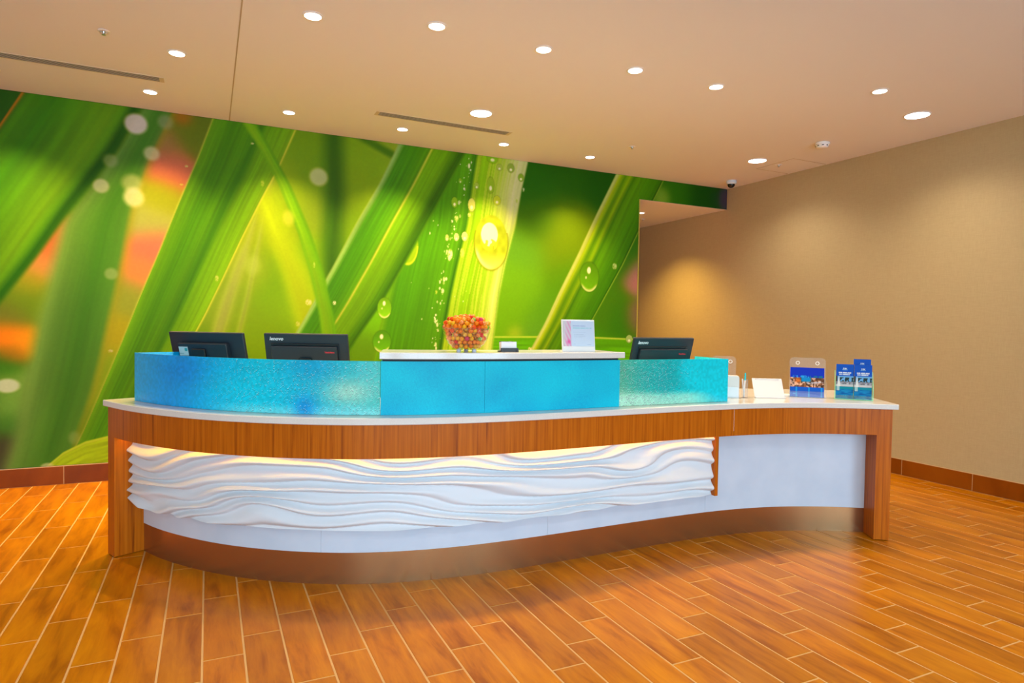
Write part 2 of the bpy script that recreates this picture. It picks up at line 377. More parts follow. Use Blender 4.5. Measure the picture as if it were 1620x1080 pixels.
SPLATS=[(-1.423,3.07,0.196,(30,80,10)),(-0.102,3.019,0.164,(85,110,20)),(-0.199,3.085,0.054,(170,95,20)),(-0.318,2.64,0.118,(180,100,95)),(-0.352,2.849,0.097,(130,105,70)),(-0.388,2.393,0.107,(125,145,20)),(-0.458,2.2,0.117,(140,155,90)),(-0.425,1.952,0.107,(185,105,105)),(-0.504,1.745,0.107,(190,120,90)),(-0.596,1.53,0.116,(120,140,55)),(-0.686,1.211,0.116,(140,145,25)),(-0.776,0.896,0.131,(105,145,25)),(-1.162,1.939,0.111,(175,100,70)),(-1.225,1.76,0.09,(185,130,90)),(-1.287,1.631,0.09,(140,145,30)),(-1.307,1.481,0.125,(90,130,20)),(-1.409,1.354,0.089,(100,110,45)),(-1.421,1.205,0.079,(235,125,0)),(-1.308,1.156,0.08,(215,145,10)),(-1.39,1.056,0.06,(140,105,10)),(-1.422,0.947,0.06,(40,110,10)),(-1.398,0.832,0.09,(110,160,80)),(-1.411,0.658,0.099,(110,165,85)),(-1.4,0.498,0.08,(60,120,50)),(-1.44,0.335,0.08,(65,55,50)),(-1.441,0.16,0.1,(65,60,50)),(0.789,3.003,0.175,(95,145,10)),(0.626,2.551,0.202,(115,155,10)),(0.519,2.255,0.172,(120,160,5)),(0.904,2.697,0.147,(90,140,20)),(0.85,2.399,0.147,(110,150,40)),(1.285,2.62,0.151,(105,150,10)),(1.372,3.022,0.152,(105,155,20)),(1.555,3.168,0.123,(125,160,50)),(1.259,2.256,0.151,(100,150,10)),(0.911,1.875,0.148,(110,165,10)),(1.263,1.834,0.182,(70,130,10)),(0.577,1.684,0.173,(95,150,0)),(0.472,1.278,0.172,(100,150,10)),(0.362,1.789,0.114,(125,160,50)),(0.104,1.497,0.168,(110,150,40)),(-0.145,1.051,0.22,(90,140,20)),(0.744,1.516,0.176,(110,165,5)),(1.513,1.414,0.185,(100,185,0)),(1.393,1.074,0.154,(80,140,20)),(3.224,2.924,0.206,(30,100,5)),(3.617,3.072,0.211,(30,95,5)),(4.076,3.018,0.18,(22,88,5)),(3.233,2.481,0.151,(55,115,5)),(3.125,2.131,0.171,(85,155,45)),(3.055,1.787,0.171,(95,165,20)),(2.874,1.442,0.203,(95,165,10)),(3.512,2.33,0.266,(92,132,0)),(3.645,1.811,0.212,(75,140,5)),(3.411,1.453,0.174,(80,150,25)),(3.219,1.277,0.138,(85,155,45)),(2.99,1.254,0.068,(150,190,60)),(4.154,1.614,0.219,(60,120,5)),(4.362,2.062,0.133,(42,112,10)),(4.527,1.922,0.119,(175,110,130)),(4.539,1.477,0.112,(140,95,100)),(4.378,1.436,0.133,(45,120,10)),(5.122,2.981,0.191,(38,110,8)),(4.933,2.909,0.076,(125,170,70)),(5.516,2.967,0.172,(15,78,15)),(5.729,2.972,0.071,(20,70,45)),(5.853,2.976,0.064,(70,58,85)),(-1.92,2.286,0.377,(50,110,10)),(-1.856,0.627,0.383,(50,100,20)),(5.288,0.714,0.467,(50,120,10)),(1.524,0.483,0.621,(80,140,10)),(-0.143,0.388,0.331,(80,140,10)),(3.677,0.391,0.57,(60,150,10))]  # one splat below the last mural lamp is yellowed, its light pool painted in
BLADES=[([(-2.197,3.258),(-2.201,2.691),(-2.204,2.257)],[(-1.295,3.125),(-1.463,2.806),(-1.697,2.358)],[(0,(25,75,8)),(0.97,(35,85,10)),(0.985,(190,110,20)),(1,(190,120,20))],0.023,0.1,9),
([(-0.506,3.17),(-0.842,2.476),(-1.057,2.124),(-1.142,1.714),(-1.226,1.358),(-1.289,0.955),(-1.371,0.456),(-1.465,0.062)],[(-0.238,3.186),(-0.436,2.706),(-0.564,2.27),(-0.619,1.898),(-0.687,1.527),(-0.776,1.053),(-0.843,0.741),(-0.952,0.381),(-1.026,0.023)],[(0,(100,140,75)),(0.25,(75,125,55)),(0.6,(55,115,35)),(0.9,(65,120,45)),(1,(120,130,30))],0.065,0.06,7),
([(-1.287,3.127),(-1.463,2.782),(-1.697,2.31),(-2.212,1.245)],[(-0.501,3.118),(-0.665,2.755),(-0.842,2.476),(-1.015,2.203),(-1.225,1.835),(-1.388,1.578),(-1.468,1.451),(-1.626,1.204)],[(0,(60,120,5)),(0.25,(48,112,5)),(0.5,(70,130,8)),(0.75,(88,145,12)),(0.85,(70,130,8)),(0.93,(30,88,0)),(1,(40,95,0))],0.029,0.16,6),
([(0.974,3.175),(0.991,2.589),(0.968,1.997),(1.005,1.045)],[(1.137,3.169),(1.166,2.608),(1.142,2.007),(1.182,1.044)],[(0,(45,95,12)),(1,(48,95,15))],0.095,0.05,3),
([(1.131,3.168),(1.494,3.008),(1.747,2.904)],[(1.25,3.185),(1.67,3.012),(1.928,2.926)],[(0,(60,112,10)),(1,(60,112,10))],0.074,0,3),
([(0.349,2.241),(0.114,1.553),(-0.021,1.05)],[(0.402,2.245),(0.217,1.557),(0.08,1.05)],[(0,(140,165,85)),(1,(135,160,80))],0.05,0.05,3),
([(0.423,2.247),(0.3,1.559),(0.188,1.049)],[(0.465,2.25),(0.342,1.561),(0.229,1.049)],[(0,(135,165,80)),(1,(130,160,70))],0.034,0.05,3),
([(0.401,2.358),(0.632,1.744),(0.832,1.046)],[(0.573,2.374),(0.855,1.754),(1.093,1.045)],[(0,(145,180,5)),(1,(140,180,5))],0.093,0.03,3),
([(0.031,3.12),(-0.091,2.749),(-0.245,2.326),(-0.387,1.912),(-0.527,1.532),(-0.664,1.132),(-0.798,0.766),(-0.931,0.406),(-1.009,0.229)],[(0.732,3.123),(0.57,2.717),(0.438,2.447),(0.281,2.094),(0.113,1.693),(-0.022,1.383),(-0.145,1.133),(-0.29,0.833),(-0.456,0.513),(-0.618,0.201)],[(0,(150,170,80)),(0.012,(140,165,60)),(0.02,(80,140,5)),(0.25,(58,122,0)),(0.45,(68,132,3)),(0.58,(52,116,5)),(0.66,(85,148,5)),(0.97,(100,158,8)),(0.985,(165,180,70)),(1,(160,178,60))],0.011,0.15,16),
([(1.809,3.079),(1.754,2.358),(1.586,1.602),(1.514,1.291),(1.444,0.92)],[(3.112,3.135),(3.035,2.802),(2.968,2.391),(2.864,1.981),(2.796,1.642),(2.707,0.903)],[(0,(90,150,10)),(0.06,(62,135,5)),(0.3,(70,148,5)),(0.5,(75,152,8)),(0.535,(45,110,5)),(0.56,(140,190,40)),(0.6,(118,185,15)),(0.75,(125,190,20)),(0.88,(150,200,70)),(0.94,(185,215,140)),(1,(120,175,60))],0.016,0.16,26),
([(1.7,3.145),(1.498,2.703),(1.288,2.319),(1.085,1.914),(0.942,1.64),(0.802,1.37),(0.702,1.193),(0.582,0.989)],[(2.398,3.124),(2.178,2.713),(1.95,2.279),(1.76,1.921),(1.543,1.539),(1.33,1.227),(1.153,0.936),(1.094,0.864)],[(0,(135,170,110)),(0.05,(110,165,90)),(0.1,(55,125,15)),(0.3,(60,132,3)),(0.46,(75,145,5)),(0.49,(165,185,80)),(0.52,(95,160,3)),(0.75,(92,158,3)),(0.88,(58,116,0)),(0.95,(45,100,0)),(1,(70,130,0))],0.015,0.17,12),
([(0.25,3.125),(0.408,2.896),(0.571,2.603),(0.739,2.186),(0.855,1.813),(0.944,1.403),(1.0,0.926)],[(0.37,3.143),(0.504,2.908),(0.669,2.614),(0.852,2.195),(0.981,1.819),(1.078,1.405),(1.153,0.924)],[(0,(85,150,5)),(0.3,(105,165,8)),(0.7,(95,162,5)),(1,(75,145,5))],0.018,0.06,4),
([(4.263,3.147),(4.0,2.652),(3.76,2.171),(3.525,1.736),(3.35,1.383),(3.146,1.035)],[(4.945,3.136),(4.75,2.794),(4.558,2.428),(4.362,2.062),(4.152,1.723),(3.946,1.392),(3.704,1.019)],[(0,(170,190,130)),(0.06,(160,185,105)),(0.1,(140,180,15)),(0.2,(72,132,5)),(0.3,(120,170,8)),(0.38,(58,122,5)),(0.45,(80,148,8)),(0.7,(66,138,5)),(0.93,(55,125,0)),(0.97,(35,95,0)),(0.985,(120,165,60)),(1,(110,160,50))],0.014,0.14,10)]
BOKEH=[(-0.551,2.974,0.084,0.084,(205,190,195),0.85,0.021),(-0.333,3.022,0.059,0.059,(140,150,140),0.5,0.027),(-0.436,2.743,0.059,0.059,(190,190,165),0.7,0.021),(-0.732,2.648,0.052,0.052,(130,150,115),0.6,0.021),(-0.798,2.434,0.057,0.057,(165,175,150),0.8,0.016),(-0.578,2.479,0.074,0.074,(165,175,135),0.6,0.032),(-0.565,2.364,0.074,0.079,(190,195,165),0.8,0.026),(-0.727,1.719,0.047,0.047,(125,155,110),0.7,0.016),(-1.423,0.808,0.079,0.055,(195,205,190),0.8,0.02),(-0.983,0.372,0.041,0.052,(120,150,100),0.5,0.021),(0.927,2.7,0.083,0.083,(170,185,150),0.85,0.024),(0.661,2.295,0.052,0.07,(170,190,90),0.6,0.023),(-1.166,0.148,0.046,0.031,(175,190,160),0.7,0.015),(0.361,1.845,0.068,0.08,(160,190,110),0.4,0.04)]
DROPS=[(2.691,2.217,0.186,0.28,(190,205,10),'big'),(3.908,1.908,0.122,0.165,(85,155,10),'mid'),(1.562,1.496,0.068,0.099,(105,180,15),'mid'),(1.541,1.167,0.087,0.105,(80,160,20),'mid'),(2.904,3.016,0.04,0.047,(130,170,80),'s'),(2.771,3.007,0.033,0.033,(150,185,90),'s'),(3.025,2.929,0.034,0.041,(120,170,60),'s'),(2.69,3.096,0.06,0.053,(120,190,30),'s'),(2.749,2.659,0.04,0.047,(170,200,60),'s'),(2.463,2.586,0.039,0.066,(190,210,120),'s'),(2.275,2.594,0.032,0.052,(120,180,40),'s'),(2.516,2.787,0.026,0.033,(140,180,80),'s'),(2.673,2.811,0.04,0.08,(130,180,50),'s'),(2.334,2.819,0.019,0.026,(110,170,40),'s'),(2.301,2.242,0.026,0.039,(190,215,150),'s'),(2.391,2.255,0.033,0.046,(190,215,150),'s'),(2.199,2.228,0.019,0.032,(170,200,120),'s'),(2.236,2.063,0.032,0.065,(215,225,200),'w'),(2.366,2.084,0.026,0.059,(190,215,120),'w'),(2.298,2.435,0.026,0.032,(200,220,150),'w'),(2.437,2.48,0.02,0.026,(200,220,150),'w'),(2.251,2.399,0.013,0.019,(215,225,200),'w'),(2.159,1.685,0.019,0.032,(225,235,215),'w'),(2.092,1.67,0.013,0.026,(170,200,90),'w'),(2.083,1.387,0.013,0.032,(230,240,220),'w'),(3.058,2.804,0.014,0.027,(200,215,180),'w'),(2.978,2.675,0.014,0.027,(150,190,90),'w'),(4.248,2.048,0.037,0.044,(170,200,150),'w'),(4.474,1.208,0.045,0.045,(150,190,120),'s'),(0.846,1.53,0.035,0.035,(190,200,150),'w'),(1.082,1.531,0.018,0.024,(215,225,200),'w'),(0.751,1.328,0.023,0.029,(170,190,110),'w'),(3.168,1.09,0.028,0.028,(220,225,180),'w'),(0.067,1.718,0.017,0.033,(170,190,110),'w'),(-0.174,2.668,0.016,0.011,(175,195,120),'w'),(-0.212,2.507,0.016,0.011,(170,190,90),'w'),(0.35,2.933,0.017,0.011,(190,200,150),'w'),(-0.731,1.08,0.021,0.016,(170,170,130),'w'),(0.437,2.588,0.017,0.034,(150,180,70),'w'),(0.894,1.88,0.012,0.035,(150,190,90),'w')]
SPRAY=[(2.469,3.088),(2.383,2.799),(2.298,2.467),(2.234,2.172),(2.17,1.879),(2.109,1.427),(2.081,1.04)]
HDROP=[(1.789,2.123),0.107,0.195]
HBLADE=[(2.657,1.231),(3.259,1.236),(3.907,1.234),(4.555,1.216),(5.273,1.197)]
LOWBLADE=[(-1.187,0.14),(-1.06,0.258),(-0.909,0.337),(-0.731,0.378),(-0.432,0.404)]
PALETOP=[(2.77,3.106),(3.0,2.664)]
# joints of the left baseboard line up with the one seen in front of the desk
jx = -1.055
baseboard('baseboard_back', (XL, YM - 0.0001), (OPX, YM - 0.0001), [jx - XL + 0.62 * k for k in range(-8, 14)], (0, -1))
jy = 3.87
baseboard('baseboard_right', (XR - 0.0001, YF), (XR - 0.0001, YB), [jy - YF + 0.62 * k for k in range(-16, 14)], (-1, 0))
struct(MB().box(OPX, OPX + 0.012, YM - 0.006, YM + 0.165, 0, OPZ).build('trim_1', pbr('brass_green_edge_trim', (0.50, 0.42, 0.05), 0.4)))

# ------------------------------------------------------------------ mural
def interp_edge(pts, z):
    p = sorted(pts, key=lambda q: q[1]); zz = np.array([q[1] for q in p]); xx = np.array([q[0] for q in p])
    r = np.interp(z, zz, xx)
    lo = z < zz[0]; hi = z > zz[-1]
    r = np.where(lo, xx[0] + (z - zz[0]) * (xx[1] - xx[0]) / (zz[1] - zz[0]), r)
    r = np.where(hi, xx[-1] + (z - zz[-1]) * (xx[-1] - xx[-2]) / (zz[-1] - zz[-2]), r)
    return r
def smooth_edge(pts, z):
    return (interp_edge(pts, z - 0.05) + interp_edge(pts, z) * 2 + interp_edge(pts, z + 0.05)) / 4
def mural_colour(X, Z):
    num = np.zeros(X.shape + (3,)); den = np.full(X.shape, 1e-9)
    for (x, z, r, c) in SPLATS:
        w = np.exp(-((X - x) ** 2 + (Z - z) ** 2) / (1.3 * r * r)) + 0.004 / (1 + ((X - x) ** 2 + (Z - z) ** 2) / (r * r)) ** 2
        num += w[..., None] * np.array(c, float); den += w
    img = num / den[..., None]
    def over(col, a):
        nonlocal img
        img = img * (1 - a[..., None]) + np.asarray(col, float) * a[..., None]
    def hblade(pts, below, base, line):
        p = np.array(pts); zt = np.interp(X, p[:, 0], p[:, 1])
        a = sstep(-0.006, 0.006, zt - Z) * sstep(below[0] - 0.02, below[0] + 0.02, X) * sstep(below[1] + 0.02, below[1] - 0.02, X)
        c = np.array(base, float) * (0.9 + 0.25 * vnoise(X * 3, (zt - Z) * 60, 5))[..., None]
        over(c, a); over(line, a * np.exp(-((zt - Z - 0.012) / 0.010) ** 2) * 0.8)
    def bladeM(b):
        l, r, us, soft, amp, fr = b
        xl = smooth_edge(l, Z); xr = smooth_edge(r, Z)
        wd_ = np.maximum(xr - xl, 0.01); u = (X - xl) / wd_
        a = sstep(-soft, soft, X - xl) * sstep(-soft, soft, xr - X)
        uu = np.array([k[0] for k in us]); cc = np.array([k[1] for k in us], float); uc = np.clip(u, 0, 1)
        col = np.stack([np.interp(uc, uu, cc[:, j]) for j in range(3)], -1)
        st = vnoise(u * fr * 2.2, Z * 1.2, 11) * 0.6 + vnoise(u * fr * 5.5, Z * 2.5, 12) * 0.4 - 0.5
        big = vnoise(u * 3, Z * 2.2, 13) - 0.5
        col = col * (1 + st * amp * 1.5 + big * 0.12)[..., None]
        return col, a
    for n, b in enumerate(BLADES):
        if n == 9:                                  # horizontal blade lies behind the droplet blade
            hblade(HBLADE, (2.35, 5.2), (78, 165, 8), (190, 212, 110))
        if n == 10:                                 # drop hanging behind the ribbed blade
            (hx, hz), rx, rz = HDROP
            e = ((X - hx) / rx) ** 2 + ((Z - hz) / rz) ** 2
            over((128, 182, 14), sstep(1.1, 0.92, e)); over((190, 215, 60), np.exp(-((e - 0.9) / 0.12) ** 2) * (Z < hz) * 0.7)
        col, a = bladeM(b)
        if n == 4: a = a * sstep(min(q[1] for q in b[0]) - 0.12, min(q[1] for q in b[0]) + 0.05, Z)
        if n == 9:                                  # paler, streaked colour towards the blade's upper right
            xl = smooth_edge(b[0], Z); xr = smooth_edge(b[1], Z); u = (X - xl) / np.maximum(xr - xl, 0.01)
            k = sstep(0.62, 0.95, u) * sstep(2.1, 2.75, Z)
            s = 0.55 + 0.45 * vnoise(u * 90, Z * 2, 21)
            col = col * (1 - (k * s)[..., None]) + np.array((196, 206, 172.)) * (k * s)[..., None]
            k2 = sstep(0.55, 0.6, u) * (1 - k) * (0.35 * (vnoise(u * 80, Z * 1.5, 22) > 0.55))
            col = col * (1 - k2[..., None]) + np.array((205, 222, 130.)) * k2[..., None]
        over(col, a)
    hblade(LOWBLADE, (-1.30, 0.2), (128, 172, 22), (160, 190, 70))
    for (x, z, rx, rz, c, al, so) in BOKEH:
        e = np.sqrt(((X - x) / rx) ** 2 + ((Z - z) / rz) ** 2); s = so / rx
        over(c, al * sstep(1 + s, 1 - s, e))
    # spray of tiny drops along the crease of the broad blade
    rs = np.random.RandomState(4); sp = sorted(SPRAY, key=lambda q: q[1]); zs = [q[1] for q in sp]; xs_ = [q[0] for q in sp]
    for k in range(110):
        z = rs.uniform(zs[0], zs[-1]); x = np.interp(z, zs, xs_) + rs.normal(0, 0.018) + (rs.rand() < 0.25) * rs.normal(0, 0.14)
        r = abs(rs.normal(0.002, 0.0035)) + 0.0025; w = rs.uniform(0.4, 0.95)
        sl = (np.abs(X[0] - x) < 0.05).nonzero()[0]; tl = (np.abs(Z[:, 0] - z) < 0.05).nonzero()[0]
        if len(sl) == 0 or len(tl) == 0: continue
        S = np.s_[tl[0]:tl[-1] + 1, sl[0]:sl[-1] + 1]
        e = ((X[S] - x) / r) ** 2 + ((Z[S] - z) / (r * rs.uniform(1, 2.2))) ** 2
        a = (sstep(1.6, 0.4, e) * w)[..., None]; img[S] = img[S] * (1 - a) + np.array((222, 232, 205.)) * a
    for (x, z, rx, rz, c, kind) in DROPS:
        dx, dz = (X - x) / rx, (Z - z) / rz; e = dx * dx + dz * dz; base = np.array(c, float)
        if kind == 'w':
            over(base, sstep(1.0, 0.3, e) * (0.55 + 0.45 * (vnoise(dx * 3, dz * 3, 35) > 0.4)) * 0.9); continue
        soft = sstep(1.12, 0.93, e)
        if kind == 'big':
            over(base * 0.55, np.exp(-((np.sqrt(e) - 1.03) / 0.06) ** 2) * 0.6 * (Z < z + rz * 0.4))
            col = np.array((150, 182, 45.)) * (0.92 + 0.2 * vnoise(dx * 4, dz * 4, 31))[..., None]; over(col, soft)
            over((238, 244, 226), sstep(0.05, -0.1, ((dx + 0.12) / 0.52) ** 2 + ((dz - 0.28) / 0.45) ** 2 - 1) * 0.92)
            over((190, 210, 60), sstep(0.1, -0.1, ((dx + 0.1) / 0.45) ** 2 + ((dz + 0.10) / 0.22) ** 2 - 1) * (vnoise(dx * 7, dz * 7, 33) > 0.35) * 0.9)
            over((236, 244, 196), sstep(0.55, 0.95, e) * sstep(-0.1, -0.5, dz) * sstep(0.5, -0.3, dx) * soft * 0.9)
            over((225, 238, 150), soft * sstep(-0.3, -0.8, dz) * 0.6)
        elif kind == 'mid':
            over(base * 0.6, np.exp(-((np.sqrt(e) - 1.0) / 0.08) ** 2) * 0.6)
            over(base * (1.0 - 0.15 * dz[..., None]), soft)
            over((225, 232, 205), sstep(1.0, 0.2, ((dx + 0.05) / 0.26) ** 2 + ((dz - 0.45) / 0.3) ** 2))
            over((205, 222, 170), sstep(0.55, 0.9, e) * sstep(-0.35, -0.75, dz) * soft * 0.9)
            over((215, 225, 190), sstep(1.0, 0.3, ((dx + 0.35) / 0.12) ** 2 + ((dz + 0.05) / 0.12) ** 2) * 0.8)
        else:
            over(base * 0.55, np.exp(-((np.sqrt(e) - 1.0) / 0.14) ** 2) * 0.4)
            over(base, soft); over((235, 240, 220), sstep(1.0, 0.2, ((dx) / 0.5) ** 2 + ((dz + 0.4) / 0.4) ** 2) * 0.85)
    img = img * (0.985 + 0.03 * vnoise(X * 70, Z * 70, 41))[..., None]
    a = lin(np.clip(img, 0, 250)); sat = 1 - a.min(-1) / np.maximum(a.max(-1), 1e-4)
    return a * (1 + sat[..., None] * (np.array((1.18, 1.0, 0.4)) - 1)) * (0.94 + 0.0 * sat[..., None])
MURAL_F = 1.08
M_mural = painted('printed_vinyl_mural', 0.55, MURAL_F, spec=0.12)
mural = empty('grass_mural', ((-2.4 + XR) / 2, YM - 0.003, HB), label='large printed mural of green grass blades with dew drops covering the back wall', cat='mural')
def mural_piece(name, x0, x1, z0, z1):
    st = 0.0066; nx, nz = int((x1 - x0) / st), max(8, int((z1 - z0) / st))
    G, X, Z = flat_grid(x0, x1, z0, z1, nx, nz, YM - 0.004)
    o = painted_sheet(name, G, mural_colour(X, Z), M_mural, mural, 0.0035, (0, -1, 0))
    o.matrix_parent_inverse = Matrix.Translation(-Vector(mural.location))
mural_piece('printed_panel', -2.4, OPX - 0.003, HB + 0.002, HC - 0.001)
mural_piece('printed_header_panel', OPX - 0.003, XR - 0.002, OPZ + 0.001, HC - 0.001)

# ------------------------------------------------------------------ reception desk
FP = [(-0.515, 4.290), (-0.465, 4.186), (-0.365, 4.005), (-0.245, 3.838), (-0.085, 3.650), (0.062, 3.512), (0.321, 3.325), (0.590, 3.186), (0.912, 3.088), (1.200, 3.043), (1.520, 3.027),
      (1.920, 3.030), (2.450, 3.040), (2.836, 3.038), (3.178, 3.010), (3.449, 2.948), (3.700, 2.845), (3.860, 2.757), (3.985, 2.678)]
def resample(P, n):
    P = np.array(P, float); t = np.concatenate([[0], np.cumsum(np.sqrt(((P[1:] - P[:-1]) ** 2).sum(1)))])
    m = len(P); h = np.diff(t); out = []
    A = np.zeros((m, m)); A[0, 0] = A[-1, -1] = 1
    for i in range(1, m - 1): A[i, i - 1] = h[i - 1]; A[i, i] = 2 * (h[i - 1] + h[i]); A[i, i + 1] = h[i]
    s = np.linspace(0, t[-1], n)
    for d in range(2):
        y = P[:, d]; rhs = np.zeros(m)
        rhs[1:-1] = 6 * ((y[2:] - y[1:-1]) / h[1:] - (y[1:-1] - y[:-2]) / h[:-1]); M = np.linalg.solve(A, rhs)
        k = np.clip(np.searchsorted(t, s) - 1, 0, m - 2); a = t[k + 1] - s; b = s - t[k]; hk = h[k]
        out.append(M[k] * a ** 3 / (6 * hk) + M[k + 1] * b ** 3 / (6 * hk) + (y[k] / hk - M[k] * hk / 6) * a + (y[k + 1] / hk - M[k + 1] * hk / 6) * b)
    return np.stack(out, 1)
Q = resample(FP, 1200)
ker = np.ones(61) / 61                         # fair the curve
Qp = np.concatenate([Q[0] + (np.arange(-30, 0)[:, None]) * (Q[1] - Q[0]), Q, Q[-1] + (np.arange(1, 31)[:, None]) * (Q[-1] - Q[-2])])
Q = np.stack([np.convolve(Qp[:, d], ker, 'valid') for d in range(2)], 1)
QS = np.concatenate([[0], np.cumsum(np.sqrt(((Q[1:] - Q[:-1]) ** 2).sum(1)))]); SL = QS[-1]
def S(s, o=0.0):                               # point on the desk front at arc length s, o metres behind the face
    s = np.asarray(s, float); sc = np.clip(s, 0, SL)
    p = np.stack([np.interp(sc, QS, Q[:, d]) for d in range(2)], -1)
    e = 0.03; a = np.clip(sc - e, 0, SL); b = np.clip(sc + e, 0, SL)
    t = np.stack([np.interp(b, QS, Q[:, d]) - np.interp(a, QS, Q[:, d]) for d in range(2)], -1); t /= np.linalg.norm(t, axis=-1, keepdims=True)
    n = np.stack([-t[..., 1], t[..., 0]], -1)
    return p + t * (s - sc)[..., None] + n * np.asarray(o)[..., None]
def s_at(x, y):
    return float(QS[np.argmin((Q[:, 0] - x) ** 2 + (Q[:, 1] - y) ** 2)])
def band(name, s0, s1, o0, o1, z0, z1, mat, parent=None, step=0.025, bev=0.0, dz=0.0):
    n = max(2, int((s1 - s0) / step) + 1); ss = np.linspace(s0, s1, n)
    # closed section following the curve; optional small chamfer on the front edges
    prof = [(o0 + bev, z0), (o0, z0 + bev), (o0, z1 - bev), (o0 + bev, z1), (o1, z1), (o1, z0)] if bev else [(o0, z0), (o0, z1), (o1, z1), (o1, z0)]
    m = len(prof); V = []; UV = []
    for o, z in prof:
        p = S(ss, np.full(n, o))
        for k in range(n): V.append((p[k, 0], p[k, 1], z)); UV.append((ss[k] + (o - o0), z))
    F = []
    for j in range(m):
        a, b = j * n, ((j + 1) % m) * n
        for k in range(n - 1): F.append((a + k, b + k, b + k + 1, a + k + 1))
    F.append(tuple(j * n for j in range(m))); F.append(tuple(j * n + n - 1 for j in range(m))[::-1])
    o = mk(name, V, F, mat, parent, True, UV)
    import bmesh
    bm = bmesh.new(); bm.from_mesh(o.data); bmesh.ops.recalc_face_normals(bm, faces=bm.faces); bm.to_mesh(o.data); bm.free()
    o.data.set_sharp_from_angle(angle=math.radians(30))
    return o
ZT, ZU, ZF = 0.886, 0.852, 0.683               # worktop top, underside, bottom edge of the fascia
POST = 0.092
desk = empty('reception_desk', (0, 0, 0), label='long curved teak reception desk with a white wave relief front', cat='desk')
seam = s_at(2.98, 3.03)
band('fascia', POST, seam - 0.0012, 0.0, 0.03, ZF, ZU, M_teak, desk, bev=0.0015)
band('fascia', seam + 0.0012, SL - POST, 0.0, 0.03, ZF, ZU, M_teak, desk, bev=0.0015)
band('fascia_seam', seam - 0.0012, seam + 0.0012, 0.0012, 0.02, ZF + 0.03, ZU, M_white, desk)
def end_panel(s0, s1):
    # slab of veneer at the desk end: its front is flush with the fascia
    return band('end_panel', s0, s1, 0.0, 0.86, 0.004, ZU, M_teak, desk, step=0.02, bev=0.001)
end_panel(0.0, POST); end_panel(SL - POST, SL)
band('toe_kick', POST, SL - POST, 0.157, 0.175, 0.0, 0.165, M_toe, desk)
cuts = [POST, s_at(0.46, 3.25), s_at(1.75, 3.03), s_at(2.9, 3.04), SL - POST]
for a, b in zip(cuts[:-1], cuts[1:]):
    band('front_panel', a + 0.0006, b - 0.0006, 0.155, 0.175, 0.165, ZU - 0.002, M_lam, desk)
band('soffit', POST, SL - POST, 0.031, 0.154, ZF + 0.030, ZF + 0.042, M_teak, desk)
s_wave = s_at(2.905, 3.035)
# wave relief
def wave_h(s, z):
    zz = z - 0.30
    w1 = vnoise(s * 0.75 + 3, zz * 1.5, 51) * 2 - 1; w2 = vnoise(s * 1.7 + 9, zz * 2.6 + 2, 52) * 2 - 1
    sw = 0.55 * np.sin(s * 2.3 + 0.7 + zz * 3) + 0.30 * np.sin(s * 4.4 + 1.9 - zz * 5)
    w3 = vnoise(s * 2.7 + 1, zz * 9.0 + 4, 53) * 2 - 1
    ph = zz / 0.056 + 0.8 * w1 + 0.9 * w2 + 0.75 * w3 + 0.7 * sw
    t = ph - np.floor(ph); k = np.floor(ph)
    r = 0.5 - 0.5 * np.cos(2 * math.pi * t ** 0.62)       # steep underside, gentle upper slope: soft crests
    amp = 0.5 + 0.5 * sstep(0.1, 0.75, vnoise(s * 2.2 + k * 17.3, k * 3.7 + 0.5, 54))
    return r * amp
WZ0, WZ1 = 0.300, 0.702
def make_wave():
    ns, nz = 820, 110; s0, s1 = POST + 0.001, s_wave - 0.012
    s, z = np.meshgrid(np.linspace(s0, s1, ns), np.linspace(WZ0, WZ1, nz))
    o = 0.096 - 0.034 * wave_h(s, z); p = S(s, o)
    V = np.concatenate([np.concatenate([p, z[..., None]], -1).reshape(-1, 3)])
    i = np.arange(ns * nz).reshape(nz, ns)
    F = np.stack([i[:-1, :-1], i[:-1, 1:], i[1:, 1:], i[1:, :-1]], -1).reshape(-1, 4).tolist(); V = V.tolist()
    border = np.concatenate([i[0, :], i[1:, -1], i[-1, -2::-1], i[-2:0:-1, 0]]).tolist(); n0 = len(V)
    sf, zf = s.ravel(), z.ravel(); pb = S(sf[border], np.full(len(border), 0.150))
    V += [(pb[k, 0], pb[k, 1], zf[b]) for k, b in enumerate(border)]; nb = len(border)
    F += [(border[k], n0 + k, n0 + (k + 1) % nb, border[(k + 1) % nb]) for k in range(nb)]
    o_ = mk('wave_relief', V, F, M_lacq, desk, True); o_.data.set_sharp_from_angle(angle=math.radians(60)); return o_
make_wave()
band('relief_end_cap', s_wave - 0.011, s_wave + 0.012, 0.058, 0.154, WZ0 - 0.004, ZF + 0.028, M_teak, desk)
band('light_strip', POST + 0.01, s_wave - 0.02, 0.040, 0.052, ZF + 0.022, ZF + 0.029, M_led, desk)

# worktop, one continuous slab
wt = band('worktop', -0.035, SL + 0.030, -0.014, 0.880, ZU, ZT, M_quartz, None, bev=0.003)
tag(wt, 'white quartz worktop running the whole length of the curved desk', 'worktop')

